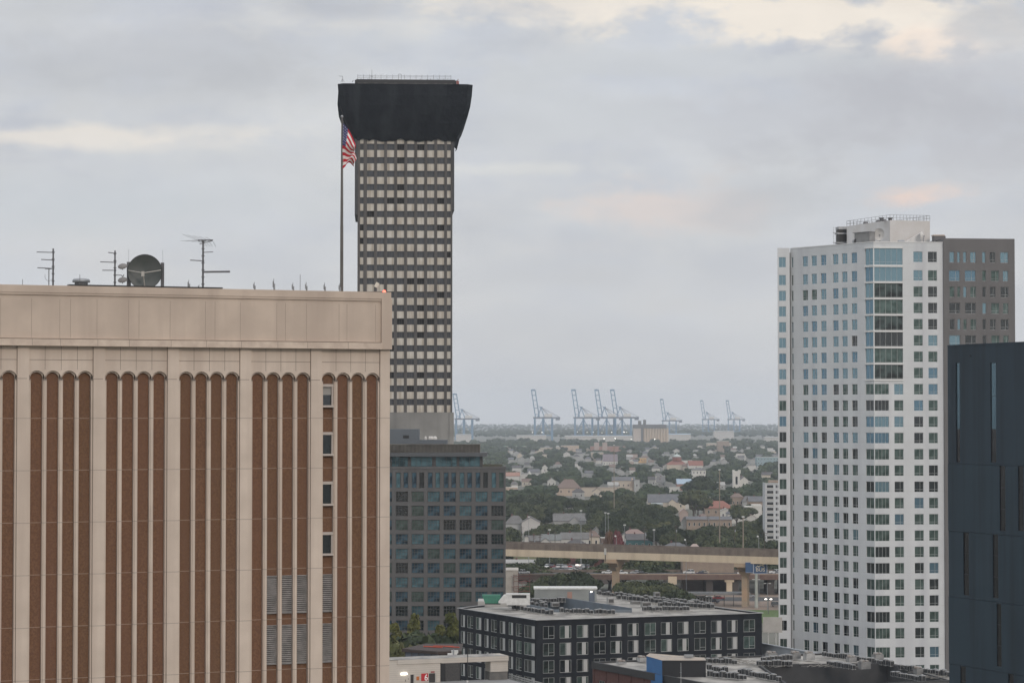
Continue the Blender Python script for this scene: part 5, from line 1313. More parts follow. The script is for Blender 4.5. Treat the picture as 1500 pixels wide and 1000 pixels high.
bld('side', 1097, 1124, 733.5, 726.5, 8, 'broad dark slate roof beside the small balcony tower', tanb, g1, 'building', 'hall', 740, 0, 14)
bld('hip', 1033, 1075, 743.5, 733, 6, 'beige house under a large red tile roof', tanb, redr, 'house', 'house', 750, 4, 22, lmk='the large red tile roof')
bld('front', 1037, 1044, 732, 727, 7.5, 'narrow white house with a green grey roof above the red tile roof', w1, g2, 'house', 'house', 738, 1)
bld('front', 1055, 1072, 748, 743.8, 6, 'white gabled house in front of the red tile roof', w1, shed_r, 'house', 'house', 758, 2)
bld('hip', 1066, 1091, 752, 744, 6, 'white walled house with a dark hipped roof', w1, g1, 'house', 'house', 760, 2, 14, lmk='the dark hipped roof')
bld('flat', 1092, 1116, 742.3, 0, 8, 'white boxy modern house with three dark windows', wht, wht, 'house', 'modern_house', 756, 0, 12, extra=three_win, lmk='the white boxy modern house')
bld('front', 1094, 1107, 757, 753, 5, 'small house with brown roof and white gable below the modern house', w1, brr, 'house', 'house', 762, 0)
bld('side', 1006, 1072, 760, 756, 6.5, 'long tan brick building with a dark low roof', tanb, g1, 'building', 'long_building', 771, 9, 14, lmk='the long tan brick building')
bld('side', 811, 858, 762, 751.5, 5.5, 'long house with a brown grey roof and pale front wing', w3, g2, 'house', 'house', 767, 0, 16, extra=dormer(832, 850, 765, 756.5, w3, g1), lmk='the long brown grey roof')
bld('front', 764, 791, 764, 757, 6.5, 'big pale gabled wall of a barn like house', mat('pale gable siding', (.46, .44, .42), .85), g2, 'house', 'house', 773, 0, 20, lmk='the big pale gable')
bld('hip', 741, 768, 766, 754.5, 5.5, 'grey hipped roof house at the edge of the grey grid block', w3, g2, 'house', 'house', 770, 0)
bld('front', 1000, 1006, 763, 757, 5, 'small pale house left of the long tan brick building', w1, g2, 'house', 'house', 766, 0)
bld('hip', 1023, 1036, 756.5, 752, 6, 'little hipped brown roof just above the long tan brick building', w3, brr, 'house', 'house', 758, 0)
bld('front', 995, 1008, 750, 744.5, 6, 'pink grey gabled house among the dark trees', pinkw, pinkw, 'house', 'house', 757, 0)
# row standing just beyond the elevated ramp
bld('front', 768.5, 774.5, 787, 783.8, 6.5, 'narrow white gabled house just beyond the ramp', w1, g2, 'house', 'house', 797, 1)
bld('side', 775, 795, 791, 784, 5, 'brown walled house with a low grey roof just beyond the ramp', brr, g2, 'house', 'house', 799, 0)
bld('front', 792, 806, 793, 787.5, 5, 'white house with a shallow front gable just beyond the ramp', w1, g2, 'house', 'house', 800, 1)
bld('side', 794, 821, 790, 782, 6, 'white house with broad grey green roof behind the shallow gable', w1, mat('grey green roof', (.16, .17, .165), .9), 'house', 'house', 794, 0)
bld('side', 822, 862, 788.5, 779.5, 6, 'white walled house with a broad brown grey roof beyond the ramp', w1, g2, 'house', 'house', 796, 4, lmk='the broad brown grey roof')
bld('hip', 826, 862, 799, 790, 4.5, 'low dark hipped roof peeping over the ramp', w3, g3, 'house', 'house', 803, 0)
bld('hip', 859, 878, 785, 777, 6.5, 'cream house with a red brown hipped roof beyond the ramp', w2, brr, 'house', 'house', 795, 2)
bld('front', 869, 879, 777, 771.5, 6, 'small white gabled house with a rounded right roof', w1, g2, 'house', 'house', 780, 0)
bld('hip', 880, 906, 799, 790, 4.5, 'dark brown hipped roof with a white eaves line beyond the ramp', w2, g3, 'house', 'house', 802, 0)
bld('flat', 880, 904, 788, 0, 5, 'flat brown shelter with a bright white front edge', brr, w1, 'building', 'shelter', 791, 0, 6)
bld('hip', 913, 945, 782, 774.5, 6, 'pinkish brown hipped roof right behind the teal house', w2, mat('pink brown roof', (.25, .18, .16), .9), 'house', 'house', 786, 0)
bld('front', 909, 919, 786, 780.5, 6.5, 'white gable beside the teal house', w1, g3, 'house', 'house', 798, 1)
bld('side', 918, 956, 789.5, 781.5, 6.5, 'deep teal house with white framed windows and a dark roof', tq, g3, 'house', 'house', 803, 4, 12, lmk='the deep teal house')
bld('hip', 973, 1007, 801, 794, 5, 'dark grey hipped roof right of the teal house behind the ramp', w3, g1, 'house', 'house', 805, 0, lmk='the dark grey hipped roof by the ramp')
bld('hip', 1011, 1026, 803, 796, 5, 'small pink brown roof behind the ramp', pinkw, pinkw, 'house', 'house', 806, 0)
# under the ramp
bld('flat', 752, 786, 812, 0, 8, 'olive green siding house seen under the ramp', gsd, g2, 'house', 'house', 823, 3, 10)
bld('side', 742, 787, 823, 819, 5, 'pale grey shed with a sloping roof seen under the ramp', w3, shed_r, 'shed', 'shed', 830, 0, 8)
bld('flat', 786, 797, 819.5, 0, 5, 'red brick lean-to beside the pale shed', mar, g2, 'shed', 'shed', 830, 0, 5)
bld('flat', 824, 930, 812, 0, 8.5, 'long maroon brick warehouse seen under the ramp', mar, g2, 'warehouse', 'brick_warehouse', 829, 6, 14, lmk='the maroon brick warehouse')
bld('flat', 923, 1000, 820, 0, 6, 'stained grey concrete wall building under the ramp', lav, lav, 'warehouse', 'concrete_warehouse', 834, 0, 12)
bld('flat', 1000, 1075, 822, 0, 6, 'tan wall warehouse under the ramp', tanb, tanb, 'warehouse', 'tan_warehouse', 834, 0, 12, D=950)
bld('flat', 1006, 1029, 817.5, 0, 8, 'pale upper storey with two round orange windows under the ramp', w3, g2, 'building', 'low_building', 823, 0, 8, D=956)
def white_stucco():
    D = 720; p = at(738, 836, D); t = thing('stucco_building', 'pale stucco building with a red steel stair at its right side', 'building', (p.x-8, D, 0)); s = D/F
    x1 = at(759, 836, D).x-(p.x-8)
    MB().box(0, x1, 0, 12, 0, p.z).box(0, x1+.1, -.1, 12, p.z, p.z+.3).build('wall', mat('stained stucco', (.44, .41, .37), .9, c2=(.36, .33, .29), sc_=.4), t)
    m = MB(); x0 = at(748, 836, D).x-(p.x-8); x2 = at(776, 836, D).x-(p.x-8)
    for k in range(6):
        z = p.z-1.5-k*1.5; m.box(x0+1, x2, -1.2, -.9, z, z+.12); m.tube((x0+(k % 2)*3, -1, z), (x2-(k % 2)*2, -1, z-1.5), .07, n=4)
    for x in (x0+1, x1, x2): m.tube((x, -1, 0), (x, -1, p.z-.5), .08, n=4)
    m.build('red_stair', mat('rust red steel', (.17, .055, .045), .8), t)
    for x in (x0+.8, x0+2.4): MB().tube((x, -.2, p.z-6), (x, -.2, p.z-1.2), .06, n=4).tube((x, -.2, p.z-1.2), (x+1.2, -.2, p.z-1.2), .06, n=4).build('pipe', dark_metal, t)
white_stucco()
def balcony_tower():
    D = 1240; s = D/F; p = at(1121.5, 707, D); t = thing('balcony_tower', 'small white tower with stacked dark balconies left of the big white tower', 'residential tower', (p.x, D, 0))
    f = lambda px: (px-1121.5)*s; ops = []; zt = p.z
    for k in range(12):
        z1 = zz(710.2+8.28*k, D); z0 = zz(714.2+8.28*k, D); ops += [(f(1123.5), f(1132.8), z0, z1), (f(1136.2), f(1138.2), z0, z1), (f(1138.9), f(1141), z0, z1), (f(1144), f(1154), z0, z1)]
    m = MB(); wm = mat('white tower far', (.50, .51, .52), .85); m.holes(0, f(1158), 0, zt, 0, ops, 1.2); m.box(0, f(1158), 1.25, 12, 0, zt-.5); m.box(0, f(1158), -.3, .0, zt-.3, zt); m.box(-.3, 0, -.3, 12, 0, zt)
    m.build('wall', wm, t)
    for o in ops[:48]: MB().poly([(o[0], 1.15, o[2]), (o[1], 1.15, o[2]), (o[1], 1.15, o[3]), (o[0], 1.15, o[3])]).build('window', gl_dark, t)
    m = MB()
    for k in range(12):
        z0 = zz(714.2+8.28*k, D); m.box(f(1122.5), f(1133.8), -.5, -.02, z0-.35, z0-.05)
    m.build('balcony_ledge', wht, t); MB().box(f(1127), f(1142), 3, 8, zt, zz(703.5, D)).build('roof_house', tanb, t)
    PROT.append((1120, 1141, 707, 793, D)); LM.append((1131, 750, 'the small balcony tower'))
balcony_tower()

# ================================================================== elevated ramp, expressway, bus stop
tanc = mat('tan bridge concrete', (.60, .50, .37), .9, c2=(.54, .45, .33), sc_=.25, streak=((.46, .37, .27), .35))
brn = mat('stained brown barrier', (.145, .115, .093), .95, c2=(.19, .155, .125), sc_=.5, detail=8, streak=((.11, .085, .07), .5))
asph = mat('asphalt', (.06, .06, .06), .95)
def ramp():
    A = at(742, 795, 918); E = at(1140, 806, 867); a = math.atan2(E.y-A.y, E.x-A.x)
    t = thing('elevated_ramp', 'tan concrete ramp with a stained brown parapet crossing the view on tall piers', 'overpass', (A.x, A.y, 0), a)
    z = A.z; x0, x1 = -110, 260
    MB().box(x0, x1, 0, .35, z-2.3, z).box(x0, x1, 11, 11.35, z-1.3, z).build('barrier', brn, t)
    MB().box(x0, x1, .35, 11, z-1.4, z-1.05).build('deck', asph, t)
    m = MB(); m.box(x0, x1, -.12, .5, z-4.9, z-2.3); m.box(x0, x1, 3.5, 4, z-4.9, z-1.4); m.box(x0, x1, 7, 7.5, z-4.9, z-1.4); m.box(x0, x1, 10.8, 11.4, z-4.9, z-1.3)
    m.build('girder', tanc, t)
    X = lambda px: pl(px, 810, (A.x, A.y), a)[0]
    for px in (895, 1085.5, 700, 1285):
        x = X(px); zc = z-4.9
        p = MB()
        p.box(x-2.7, x+2.2, -.2, 11.4, zc-1.4, zc-.02)
        for (w0, w1_, h0, h1) in ((2.2, 1.5, 1.4, 3.0), (1.5, 1.1, 3.0, 4.4)):
            b = p.pts([(x-w0, .4, zc-h0), (x+w0, .4, zc-h0), (x+w1_, 2.6, zc-h1), (x-w1_, 2.6, zc-h1), (x-w0, 8, zc-h0), (x+w0, 8, zc-h0), (x+w1_, 5.6, zc-h1), (x-w1_, 5.6, zc-h1)])
            for q in ((0, 1, 2, 3), (4, 7, 6, 5), (1, 5, 6, 2), (0, 3, 7, 4)): p.f.append(tuple(b+i for i in q)); p.m.append(0)
        p.box(x-1.1, x+1.05, 3.2, 5.2, 0, zc-4.3); p.build('pier', mat('orange tinted pier', (.42, .29, .19), .9, c2=(.36, .29, .21), sc_=.3), t)
    MB().box(X(885.5), X(888.5), -.4, -.12, z-3.2, z-.9).build('joint_box', w1, t)
    MB().box(X(886.7), X(887.5), -.3, -.13, z-6, z-3.2).build('downpipe', dark_metal, t)
    LM.append((895, 815, 'the ramp pier')); LM.append((1085, 830, 'the right ramp pier'))
    return t
ramp()
EZ = 8.0; ED = 934
def expressway():
    p = at(750, 840, ED); t = thing('elevated_expressway', 'low brown expressway viaduct carrying cars behind the tall ramp', 'overpass', (0, ED, 0))
    z = zz(840, ED)
    MB().box(-160, 300, 0, .3, z-.35, z+.05).build('deck_edge', mat('pale deck edge', (.36, .29, .23), .9, c2=(.28, .2, .16), sc_=.3), t)
    MB().box(-160, 300, .3, 18, z-.9, z-.6).build('deck', asph, t)
    MB().box(-160, 300, .05, .5, z-2.3, z-.35).box(-160, 300, 5, 5.5, z-2.2, z-.9).build('girder', mat('rust brown girder', (.13, .08, .065), .9, c2=(.17, .12, .095), sc_=.4), t)
    MB().box(-160, 300, 18, 18.3, z-.9, z+.5).build('barrier', brn, t)
    for px in (800, 850, 985, 1040, 1069, 1078, 1130, 1150):
        x = at(px, 850, ED).x
        if px == 1069: MB().box(x-1.2, x+1, .6, 3, 0, z-1.2).box(x-1.9, x+1.7, .3, 3.2, z-3.2, z-1.2).build('pier', tanc, t)
        elif px == 985: MB().box(x-1.7, x+1.7, -.3, 3, z-4, z-1).box(x-.9, x+.9, 0, 3, 0, z-4).build('pier', tanc, t)
        else: MB().box(x-1.3, x+1.3, 2, 16, 0, z-2).build('pier', mat('dark pier', (.075, .065, .06), .95), t)
    return z
ez = expressway()
def car_mesh(kind):
    """body outline extruded across the width, cabin narrower than the body"""
    pr = {'sedan': ([(-2.3, .35), (-2.35, .85), (-1.6, .95), (1.0, .98), (2.2, .82), (2.3, .4)], [(-1.5, .95), (-.95, 1.42), (.35, 1.42), (1.1, .97)]),
          'suv': ([(-2.2, .4), (-2.25, 1.0), (-1.9, 1.05), (1.1, 1.08), (2.1, .95), (2.2, .45)], [(-2.1, 1.04), (-1.75, 1.7), (.3, 1.72), (1.05, 1.07)]),
          'pickup': ([(-2.8, .5), (-2.8, 1.1), (-1.0, 1.1), (1.4, 1.12), (2.7, 1.02), (2.8, .5)], [(-1.0, 1.1), (-.85, 1.75), (.7, 1.77), (1.45, 1.12)])}[kind]
    def ext(o, w0, w1_=None):
        w1_ = w1_ or w0; m = MB(); n = len(o); zm = min(p[1] for p in o); zx = max(p[1] for p in o)
        wf = lambda z: w0+(w1_-w0)*(z-zm)/(zx-zm)
        b = m.pts([(p[0], -wf(p[1]), p[1]) for p in o]+[(p[0], wf(p[1]), p[1]) for p in o])
        for i in range(n): j = (i+1) % n; m.f.append((b+i, b+n+i, b+n+j, b+j)); m.m.append(0)
        m.f.append(tuple(b+i for i in range(n))); m.m.append(0); m.f.append(tuple(b+n+i for i in reversed(range(n)))); m.m.append(0)
        return m
    return ext(pr[0], .88), ext(pr[1], .86, .66), pr
paint = {n: mat('car paint '+n, c, .3, spec=.6) for n, c in {'white': (.68, .68, .67), 'silver': (.32, .33, .34), 'black': (.012, .013, .015), 'dark blue': (.02, .03, .07), 'red': (.35, .02, .02), 'grey': (.10, .105, .11), 'beige': (.4, .35, .27)}.items()}
car_cache = {}
def car(kind, colr, loc, rz, label, group=None, cat='car'):
    name = {'sedan': 'sedan', 'suv': 'sport_utility_car', 'pickup': 'pickup_truck'}[kind]
    k = (kind, colr)
    if k not in car_cache:
        t = thing(name, label, cat, loc, rz, group); b, c_, pr = car_mesh(kind)
        b.build('body', paint[colr], t); c_.build('cabin_glass', gl_dark, t)
        tp = pr[1]; x0, x1 = tp[1][0], tp[2][0]; MB().box(x0, x1, -.66, .66, tp[1][1]-.02, tp[1][1]+.05).box((x0+x1)/2-.06, (x0+x1)/2+.06, -.8, .8, 1.0, tp[1][1]).build('roof_panel', paint[colr], t)
        xw = 1.75 if kind == 'pickup' else 1.4
        for x in (-xw, xw):
            for y in (-.82, .82):
                wh_ = MB().lathe([(0, -.11), (.34, -.11), (.34, .11), (0, .11)], (x, y, .35), 'Y', 14).build('wheel', blackm, t)
                MB().lathe([(0, -.13), (.2, -.13), (.2, .13), (0, .13)], (x, y, .35), 'Y', 10).build('rim', galv, wh_)
        xe = pr[0][-1][0]; 
        for y in (-.62, .62):
            MB().box(xe-.12, xe+.02, y-.18, y+.18, .62, .78).build('headlight', mat('headlight glass', (.7, .7, .68), .2), t); MB().box(pr[0][0][0]-.04, pr[0][0][0]+.1, y-.16, y+.16, .7, .88).build('taillight', mat('taillight', (.3, .01, .01), .3), t)
        car_cache[k] = t; return t
    o = copy_tree(car_cache[k]); o.location = loc; o.rotation_euler = (0, 0, rz); o['label'] = label
    if group: o['group'] = group
    elif 'group' in o: del o['group']
    return o
GX = 'vehicles on the expressway'
for px, y, kind, cl_, rz, lab in [(909, 4, 'pickup', 'white', 0, 'white pickup truck on the expressway right of the ramp pier'), (890, 9, 'sedan', 'white', PI, 'white car half hidden behind the ramp pier'), (941, 3, 'sedan', 'black', 0, 'black sedan on the expressway behind the white pickup truck'),
        (932, 8, 'sedan', 'silver', PI, 'silver car beside the black sedan on the expressway'), (1009, 8, 'suv', 'white', PI, 'white sport utility car on the middle of the expressway'), (1028, 3, 'sedan', 'dark blue', 0, 'dark blue sedan on the expressway right of the white car'),
        (1030, 9, 'sedan', 'beige', PI, 'beige car behind the dark blue sedan'), (1089, 5, 'sedan', 'white', 0, 'white car nose between the pier and the blue bus sign'), (1137, 8, 'pickup', 'white', PI, 'white pickup truck on the expressway beside the white tower edge'),
        (1141, 4, 'sedan', 'silver', 0, 'silver car under the white pickup at the white tower edge'), (768, 8, 'suv', 'white', 0, 'white sport utility car at the left end of the expressway')]:
    p = at(px, 838, ED+y); car(kind, cl_, (p.x, ED+y, ez-.6), rz, lab, GX)
# the car park seen between ramp and expressway
lots = []; GP = 'cars in the lot under the ramp'
for r, (yy, n) in enumerate(((818.5, 9), (822.5, 11), (827, 12), (831.5, 10))):
    for i in range(n):
        px = 793+r*4+i*(66-r*2)/n*1.05+random.uniform(-1.2, 1.2); q = atz(px, yy+4, 3.6+r*.1)
        cl_ = random.choices(('white', 'silver', 'black', 'red', 'grey', 'dark blue'), (5, 3, 2, 1, 2, 1))[0]; kd = random.choice(('sedan', 'suv', 'pickup'))
        o = car(kd, cl_, (q.x, q.y, 3.6), random.choice((PI/2, -PI/2))+random.uniform(-.5, .5), 'x', GP)
        lots.append((o, px, yy, f"{cl_} {kd if kd != 'suv' else 'car'} parked in the lot"))
lotm = thing('parking_terrace', 'raised brown edged car park seen between ramp and expressway', 'car park', (0, 0, 0))
q = [atz(*p, 3.55) for p in ((760, 842), (905, 842), (880, 818), (775, 816))]
MB().prism([(v.x, v.y) for v in q], 0, 3.55, 0).build('deck', mat('lot surface', (.10, .085, .08), .95, c2=(.15, .12, .11), sc_=.2), lotm)
def bus_sign():
    D = 872; p = at(1108, 889, D); t = thing('bus_sign', 'tall blue pole sign with a running dog and the word BUS', 'sign', (p.x, D, 0)); f = lambda px: (px-1108)*D/F; z = lambda py: zz(py, D)
    MB().tube((0, 0, 0), (0, 0, z(839.5)), .62, .5, 14).build('pole', mat('grey green pole', (.40, .43, .39), .6, c2=(.33, .35, .32), sc_=.5), t)
    MB().tube((-1.2, 0, z(848.3)), (1.1, 0, z(848.3)), .12).box(-1.5, -.8, -.15, .15, z(848.7), z(847.8)).box(.8, 1.4, -.15, .15, z(848.7), z(847.8)).build('lamp_arm', white_paint, t)
    fr = mat('sign frame', (.30, .33, .40), .6); bl = mat('faded sign blue', (.022, .065, .17), .6, c2=(.03, .08, .16), sc_=.8)
    b = MB().box(f(1092.2), f(1103), -.2, .3, z(838), z(823.3)).build('blank_panel', bl, t); MB().box(f(1092), f(1103), -.28, .33, z(838.3), z(837.7)).box(f(1092), f(1103), -.28, .33, z(823.4), z(822.9)).build('frame', fr, b)
    s = MB().box(f(1104), f(1124), -.25, .4, z(839.3), z(823.2)).build('sign_panel', bl, t)
    m = MB(); m.box(f(1103.2), f(1104.4), -.4, .42, z(839.5), z(822.9)); m.box(f(1122.8), f(1124.2), -.4, .42, z(839.5), z(823.4)); m.box(f(1104), f(1124), -.4, .42, z(824.1), z(823)); m.box(f(1104.4), f(1122.8), -.4, .42, z(839.7), z(839.0)); m.build('frame', fr, s)
    wl = mat('worn sign white', (.52, .47, .38), .7)
    txt('BUS', 1.75, wl, 'lettering', s, Matrix.Translation(((f(1106.7)+f(1121))/2, -.3, z(836.2))) @ Matrix.Rotation(PI/2, 4, 'X'), .03, 1.12)
    dog = [(0, .05), (.55, .42), (1.0, .75), (1.25, .52), (1.5, .62), (2.0, .92), (2.6, .86), (2.9, 1.05), (3.25, 1.1), (3.6, .98), (3.75, .88), (3.35, .84), (3.1, .72), (3.3, .55), (3.75, .25), (3.6, .16), (2.9, .50), (2.3, .58), (1.9, .40), (1.45, .15), (1.2, .22), (.75, .42), (.3, -.02)]
    x0 = f(1106.3); z0 = z(831.3)
    MB().poly([(x0+a*.93, -.29, z0+b*1.35) for a, b in dog]).build('running_dog', wl, s)
bus_sign()
def bus_station():
    D = 880
    g = MB(); q = [atz(*p, .06) for p in ((1075, 893), (1145, 893), (1160, 912), (1060, 912))]; g.poly([(v.x, v.y, .06) for v in q]); struct(g.build('lawn', mat('lawn', (.085, .13, .03), .95, c2=(.06, .10, .03), sc_=.6)))
    g = MB(); q = [atz(*p, .03) for p in ((1000, 868), (1160, 868), (1160, 895), (980, 895))]; g.poly([(v.x, v.y, .03) for v in q]); struct(g.build('pavement', mat('warm pavement', (.27, .20, .155), .95, c2=(.20, .16, .13), sc_=.12)))
    g = MB(); q = [atz(*p, .09) for p in ((990, 874), (1160, 874), (1160, 879.5), (990, 879.5))]; g.poly([(v.x, v.y, .09) for v in q]); struct(g.build('road', asph))
    p = at(1002, 866, D); t = thing('bus_shelter', 'long low station canopy on thin posts below the expressway', 'canopy', (p.x, D, 0)); s = D/F
    MB().box(0, 98*s, 0, 9, 4.2, 4.7).box(0, 98*s, -.1, 0, 4.1, 4.8).build('canopy_roof', mat('grey blue canopy', (.14, .15, .16), .8, c2=(.22, .22, .21), sc_=.3), t)
    for x in np.arange(1, 98*s, 3.4): MB().tube((x, .3, 0), (x, .3, 4.2), .12, n=6).build('post', dark_metal, t)
    MB().box(5*s, 42*s, 5, 9, 0, 3.2).build('kiosk', w3, t)
    m = MB()
    for i in range(8): m.box(8*s+i*1.1, 8*s+i*1.1+.5, 4.9, 4.99, .8, 2.8)
    m.build('kiosk_window', gl_dark, t)
    for i, (px, py, cl_, lab) in enumerate(((1138, 887, 'grey', 'grey car at the lawn edge beside the white tower'), (1053, 877, 'red', 'red car on the road in front of the bus canopy'), (1045, 882, 'dark blue', 'dark blue car parked left in front of the bus canopy'), (1098, 874, 'silver', 'silver car on the station road near the sign pole'))):
        q = atz(px, py+1, 0); car('suv' if i == 0 else 'sedan', cl_, (q.x, q.y, .1), 0, lab)
    for px, py, D_, lab in ((1039, 873, 852, 'pale double armed lamp post before the bus canopy'), (1124, 854, 862, 'grey double armed lamp post right of the bus sign'), (1125.5, 877, 845, 'lit lamp post beside the white tower foot')):
        p = at(px, py, D_); l = thing('street_lamp', lab, 'street lamp', (p.x, D_, 0)); h = p.z
        MB().tube((0, 0, 0), (0, 0, h), .12, .07, 6).build('post', galv_dark if 'lit' in lab else galv, l); MB().tube((-.9, 0, h), (.9, 0, h), .06, n=5).build('arm', galv, l)
        for x in (-.9, .9): MB().box(x-.35, x+.35, -.2, .2, h-.1, h+.1).build('lamp_head', lampw if 'lit' in lab else white_paint, l)
bus_station()
# tall lamp posts
POL = [(1054, 688, 1080, 'very tall brown mast rising past the red tile roof', 0, .28), (1088.5, 757, 905, 'tall pale mast standing just behind the right of the ramp', 0, .3), (851, 748, 1010, 'tall pale pole in front of the brown grey roof', 1, .22), (899.5, 652, 1500, 'tall thin pole in front of the castle like building', 0, .28),
       (774.5, 757, 1010, 'slim pole in front of the big pale gable', 0, .14), (886.8, 751, 1120, 'slim twin pole among trees left of the red tree', 1, .14), (891, 752, 1120, 'slim lamp pole just left of the red tree', 1, .13), (958, 776, 990, 'short pale pole behind the teal house right end', 0, .2), (915, 769, 1000, 'thin grey pole above the white gable by the teal house', 0, .16), (805, 776, 960, 'thin dark pole above the shallow gabled house', 0, .12)]
for px, py, D, lab, hd, r in POL:
    p = at(px, py, D); t = thing('lamp_mast', lab, 'lamp mast', (p.x, D, 0))
    MB().tube((0, 0, 0), (0, 0, p.z), r, r*.65, 8).build('post', mat('tan mast', (.26, .215, .17), .8) if r > .25 else galv, t)
    MB().box(-.5, .5, -.4, .4, p.z-.1, p.z+.35).build('lamp_head', white_paint, t)
for px, py, D, lab in ((1004, 790.5, 905, 'curved pale street lamp on the ramp behind its middle'), (1110.5, 785.5, 895, 'pale street lamp with a white globe at the right of the ramp'), (902, 785, 925, 'short street lamp on the ramp near the deep teal house')):
    p = at(px, py, D); t = thing('street_lamp', lab, 'street lamp', (p.x, D, 0))
    MB().tube((.25, 0, 0), (.25, 0, p.z-.7), .13, .1, 6).tube((.25, 0, p.z-.7), (0, 0, p.z-.1), .09, n=5).build('post', galv, t); MB().lathe([(0, -.3), (.35, -.15), (.4, .1), (.2, .35), (0, .4)], (-.15, 0, p.z), n=10).build('lamp_head', white_paint, t)
for k_, (px, py, D) in enumerate([(782, 783, 1130), (791, 781, 1130), (813, 777, 1150), (866, 774, 1150), (944, 772, 1060), (1037, 754, 1330), (1053, 772, 1130), (1076, 768, 1150), (764, 770, 1180), (990, 768, 1100), (1120, 778, 1060), (932, 742, 1500)]):
    p = at(px, py, D); t = thing('utility_pole', 'x', 'utility pole', (p.x, D, 0), random.uniform(-.4, .4), 'wooden utility poles of the district')
    MB().tube((0, 0, 0), (0, 0, p.z), .2, .13, 7).build('pole', bark, t)
    MB().box(-1.3, 1.3, -.07, .07, p.z-.9, p.z-.72).box(-1.0, 1.0, -.07, .07, p.z-1.8, p.z-1.65).build('crossarm', bark, t); MB().tube((.3, -.25, p.z-3.4), (.3, -.25, p.z-2.3), .27, n=8).build('transformer', galv, t)
    lots.append((t, px, py, 'thin dark utility pole'))
for i, (px, py, D) in enumerate([(780, 633, 5950), (795, 633.3, 5950), (846, 632.5, 5960), (860, 633, 5960), (869, 633, 5960), (882, 633.5, 5960), (896, 632.8, 5960), (914, 632.6, 5950), (918, 633, 5950), (793, 633, 5940), (885, 642, 5500), (901, 642, 5500), (925, 643, 5500), (959, 643, 5000)]):
    p = at(px, py, D); t = thing('port_light', 'x', 'light', (p.x, D, 0), 0, 'lit lamps along the port')
    big = py > 640 or px == 914; r = 1.0 if big else .65
    MB().tube((0, 0, 0), (0, 0, p.z), .25, n=5).build('post', crane_grey, t); MB().lathe([(0, -r), (r, 0), (0, r)], (0, 0, p.z), n=8).build('lamp', lampw, t)
    lots.append((t, px, py, 'small lit white port lamp'))
LM += [(853, 600, 'the leftmost clustered crane'), (950, 630, 'the cream silo'), (790, 600, 'the lone gantry crane'), (760, 860, 'the red steel stair'), (820, 870, 'the metal roof house'), (1108, 835, 'the blue bus sign')]
relate(lots)

# scattered small roofs between the trees, farther off
ht = []; n_ = 0
for i in range(4000):
    if n_ >= 78: break
    D = math.sqrt(random.uniform(1950**2, 4700**2)); px = random.uniform(742, 1136); wd = random.uniform(6, 11); x = (px-750)/F*D; ze = random.uniform(4.5, 8)
    ye = 605+(H-ze)/D*F; s = F/D
    if any(not (px+wd*s < q0-3 or px-2 > q1+3) and abs(ye-yt) < 7*1500/D+2 for q0, q1, yt, yb, _ in PROT): continue
    wn, wm_ = random.choice((('white', w1), ('cream', w2), ('white', w1), ('grey', w3), ('grey', w3))); rn, rm_ = random.choice((('grey', g2), ('slate', g1), ('brown', brr), ('pale', shed_r), ('dark', g3)))
    kd = random.choice(('front', 'side', 'hip', 'side', 'flat'))
    t = bld(kd, px, px+wd*s, ye, ye-2.6*s, ze, 'x', wm_, rm_, yb=ye+2.6*s, D=D, win=2 if D < 2600 else 0)
    t['group'] = 'small houses among the trees'; t.rotation_euler.z = 0; n_ += 1
    ht.append((t, px, ye, f'{wn} house, {rn} {dict(front="gabled", side="sloping", hip="hipped", flat="flat")[kd]} roof,'))
relate(ht)

# ================================================================== trees
leafm = mat('dark oak leaves', (.030, .042, .022), .8, c2=(.062, .078, .036), sc_=.55, vary=.42, spec=.15, lo=.4, hi=.6)
leafo = mat('olive cypress leaves', (.085, .092, .026), .8, c2=(.15, .15, .05), sc_=.5, vary=.25, spec=.15, lo=.4, hi=.6)
def leaf_arrays(lobes, n, size, seed):
    g_ = np.random.default_rng(seed); vs_ = []
    wts = np.array([l[3]**2 for l in lobes]); wts /= wts.sum(); idx = g_.choice(len(lobes), n, p=wts)
    L_ = np.array(lobes)[idx]
    d = g_.normal(size=(n, 3)); d[:, 2] = np.where(d[:, 2] < -.35, -d[:, 2]*.6, d[:, 2]); d /= np.linalg.norm(d, axis=1)[:, None]
    rr = L_[:, 3]*g_.uniform(.72, 1.12, n); c_ = L_[:, :3]+d*rr[:, None]*np.array([1, 1, .78])
    nn = d+g_.normal(size=(n, 3))*.55; nn /= np.linalg.norm(nn, axis=1)[:, None]
    t1 = np.cross(nn, g_.normal(size=(n, 3))); t1 /= np.linalg.norm(t1, axis=1)[:, None]; t2 = np.cross(nn, t1)
    s = size*g_.uniform(.5, 1.25, n)[:, None]
    q = np.stack([c_-t1*s-t2*s*.6, c_+t1*s-t2*s*.5, c_+t1*s*.8+t2*s*.7, c_-t1*s*.7+t2*s*.8], 1).reshape(-1, 3)
    return q
_ico = None
def blobs(lobes, k=.8, seed=1):
    """lumpy inner foliage masses, as arrays"""
    global _ico
    if _ico is None:
        import bmesh
        bm = bmesh.new(); bmesh.ops.create_icosphere(bm, subdivisions=2, radius=1); bm.verts.ensure_lookup_table()
        _ico = (np.array([v.co[:] for v in bm.verts]), np.array([[v.index for v in f.verts] for f in bm.faces])); bm.free()
    g_ = np.random.default_rng(seed); V = []; Fc = []; b = 0
    for (x, y, z, r) in lobes:
        v = _ico[0]*(1+g_.uniform(-.16, .16, (len(_ico[0]), 1)))*r*k*np.array([1, 1, .8])+np.array([x, y, z]); V.append(v); Fc.append(_ico[1]+b); b += len(v)
    return np.concatenate(V), np.concatenate(Fc)
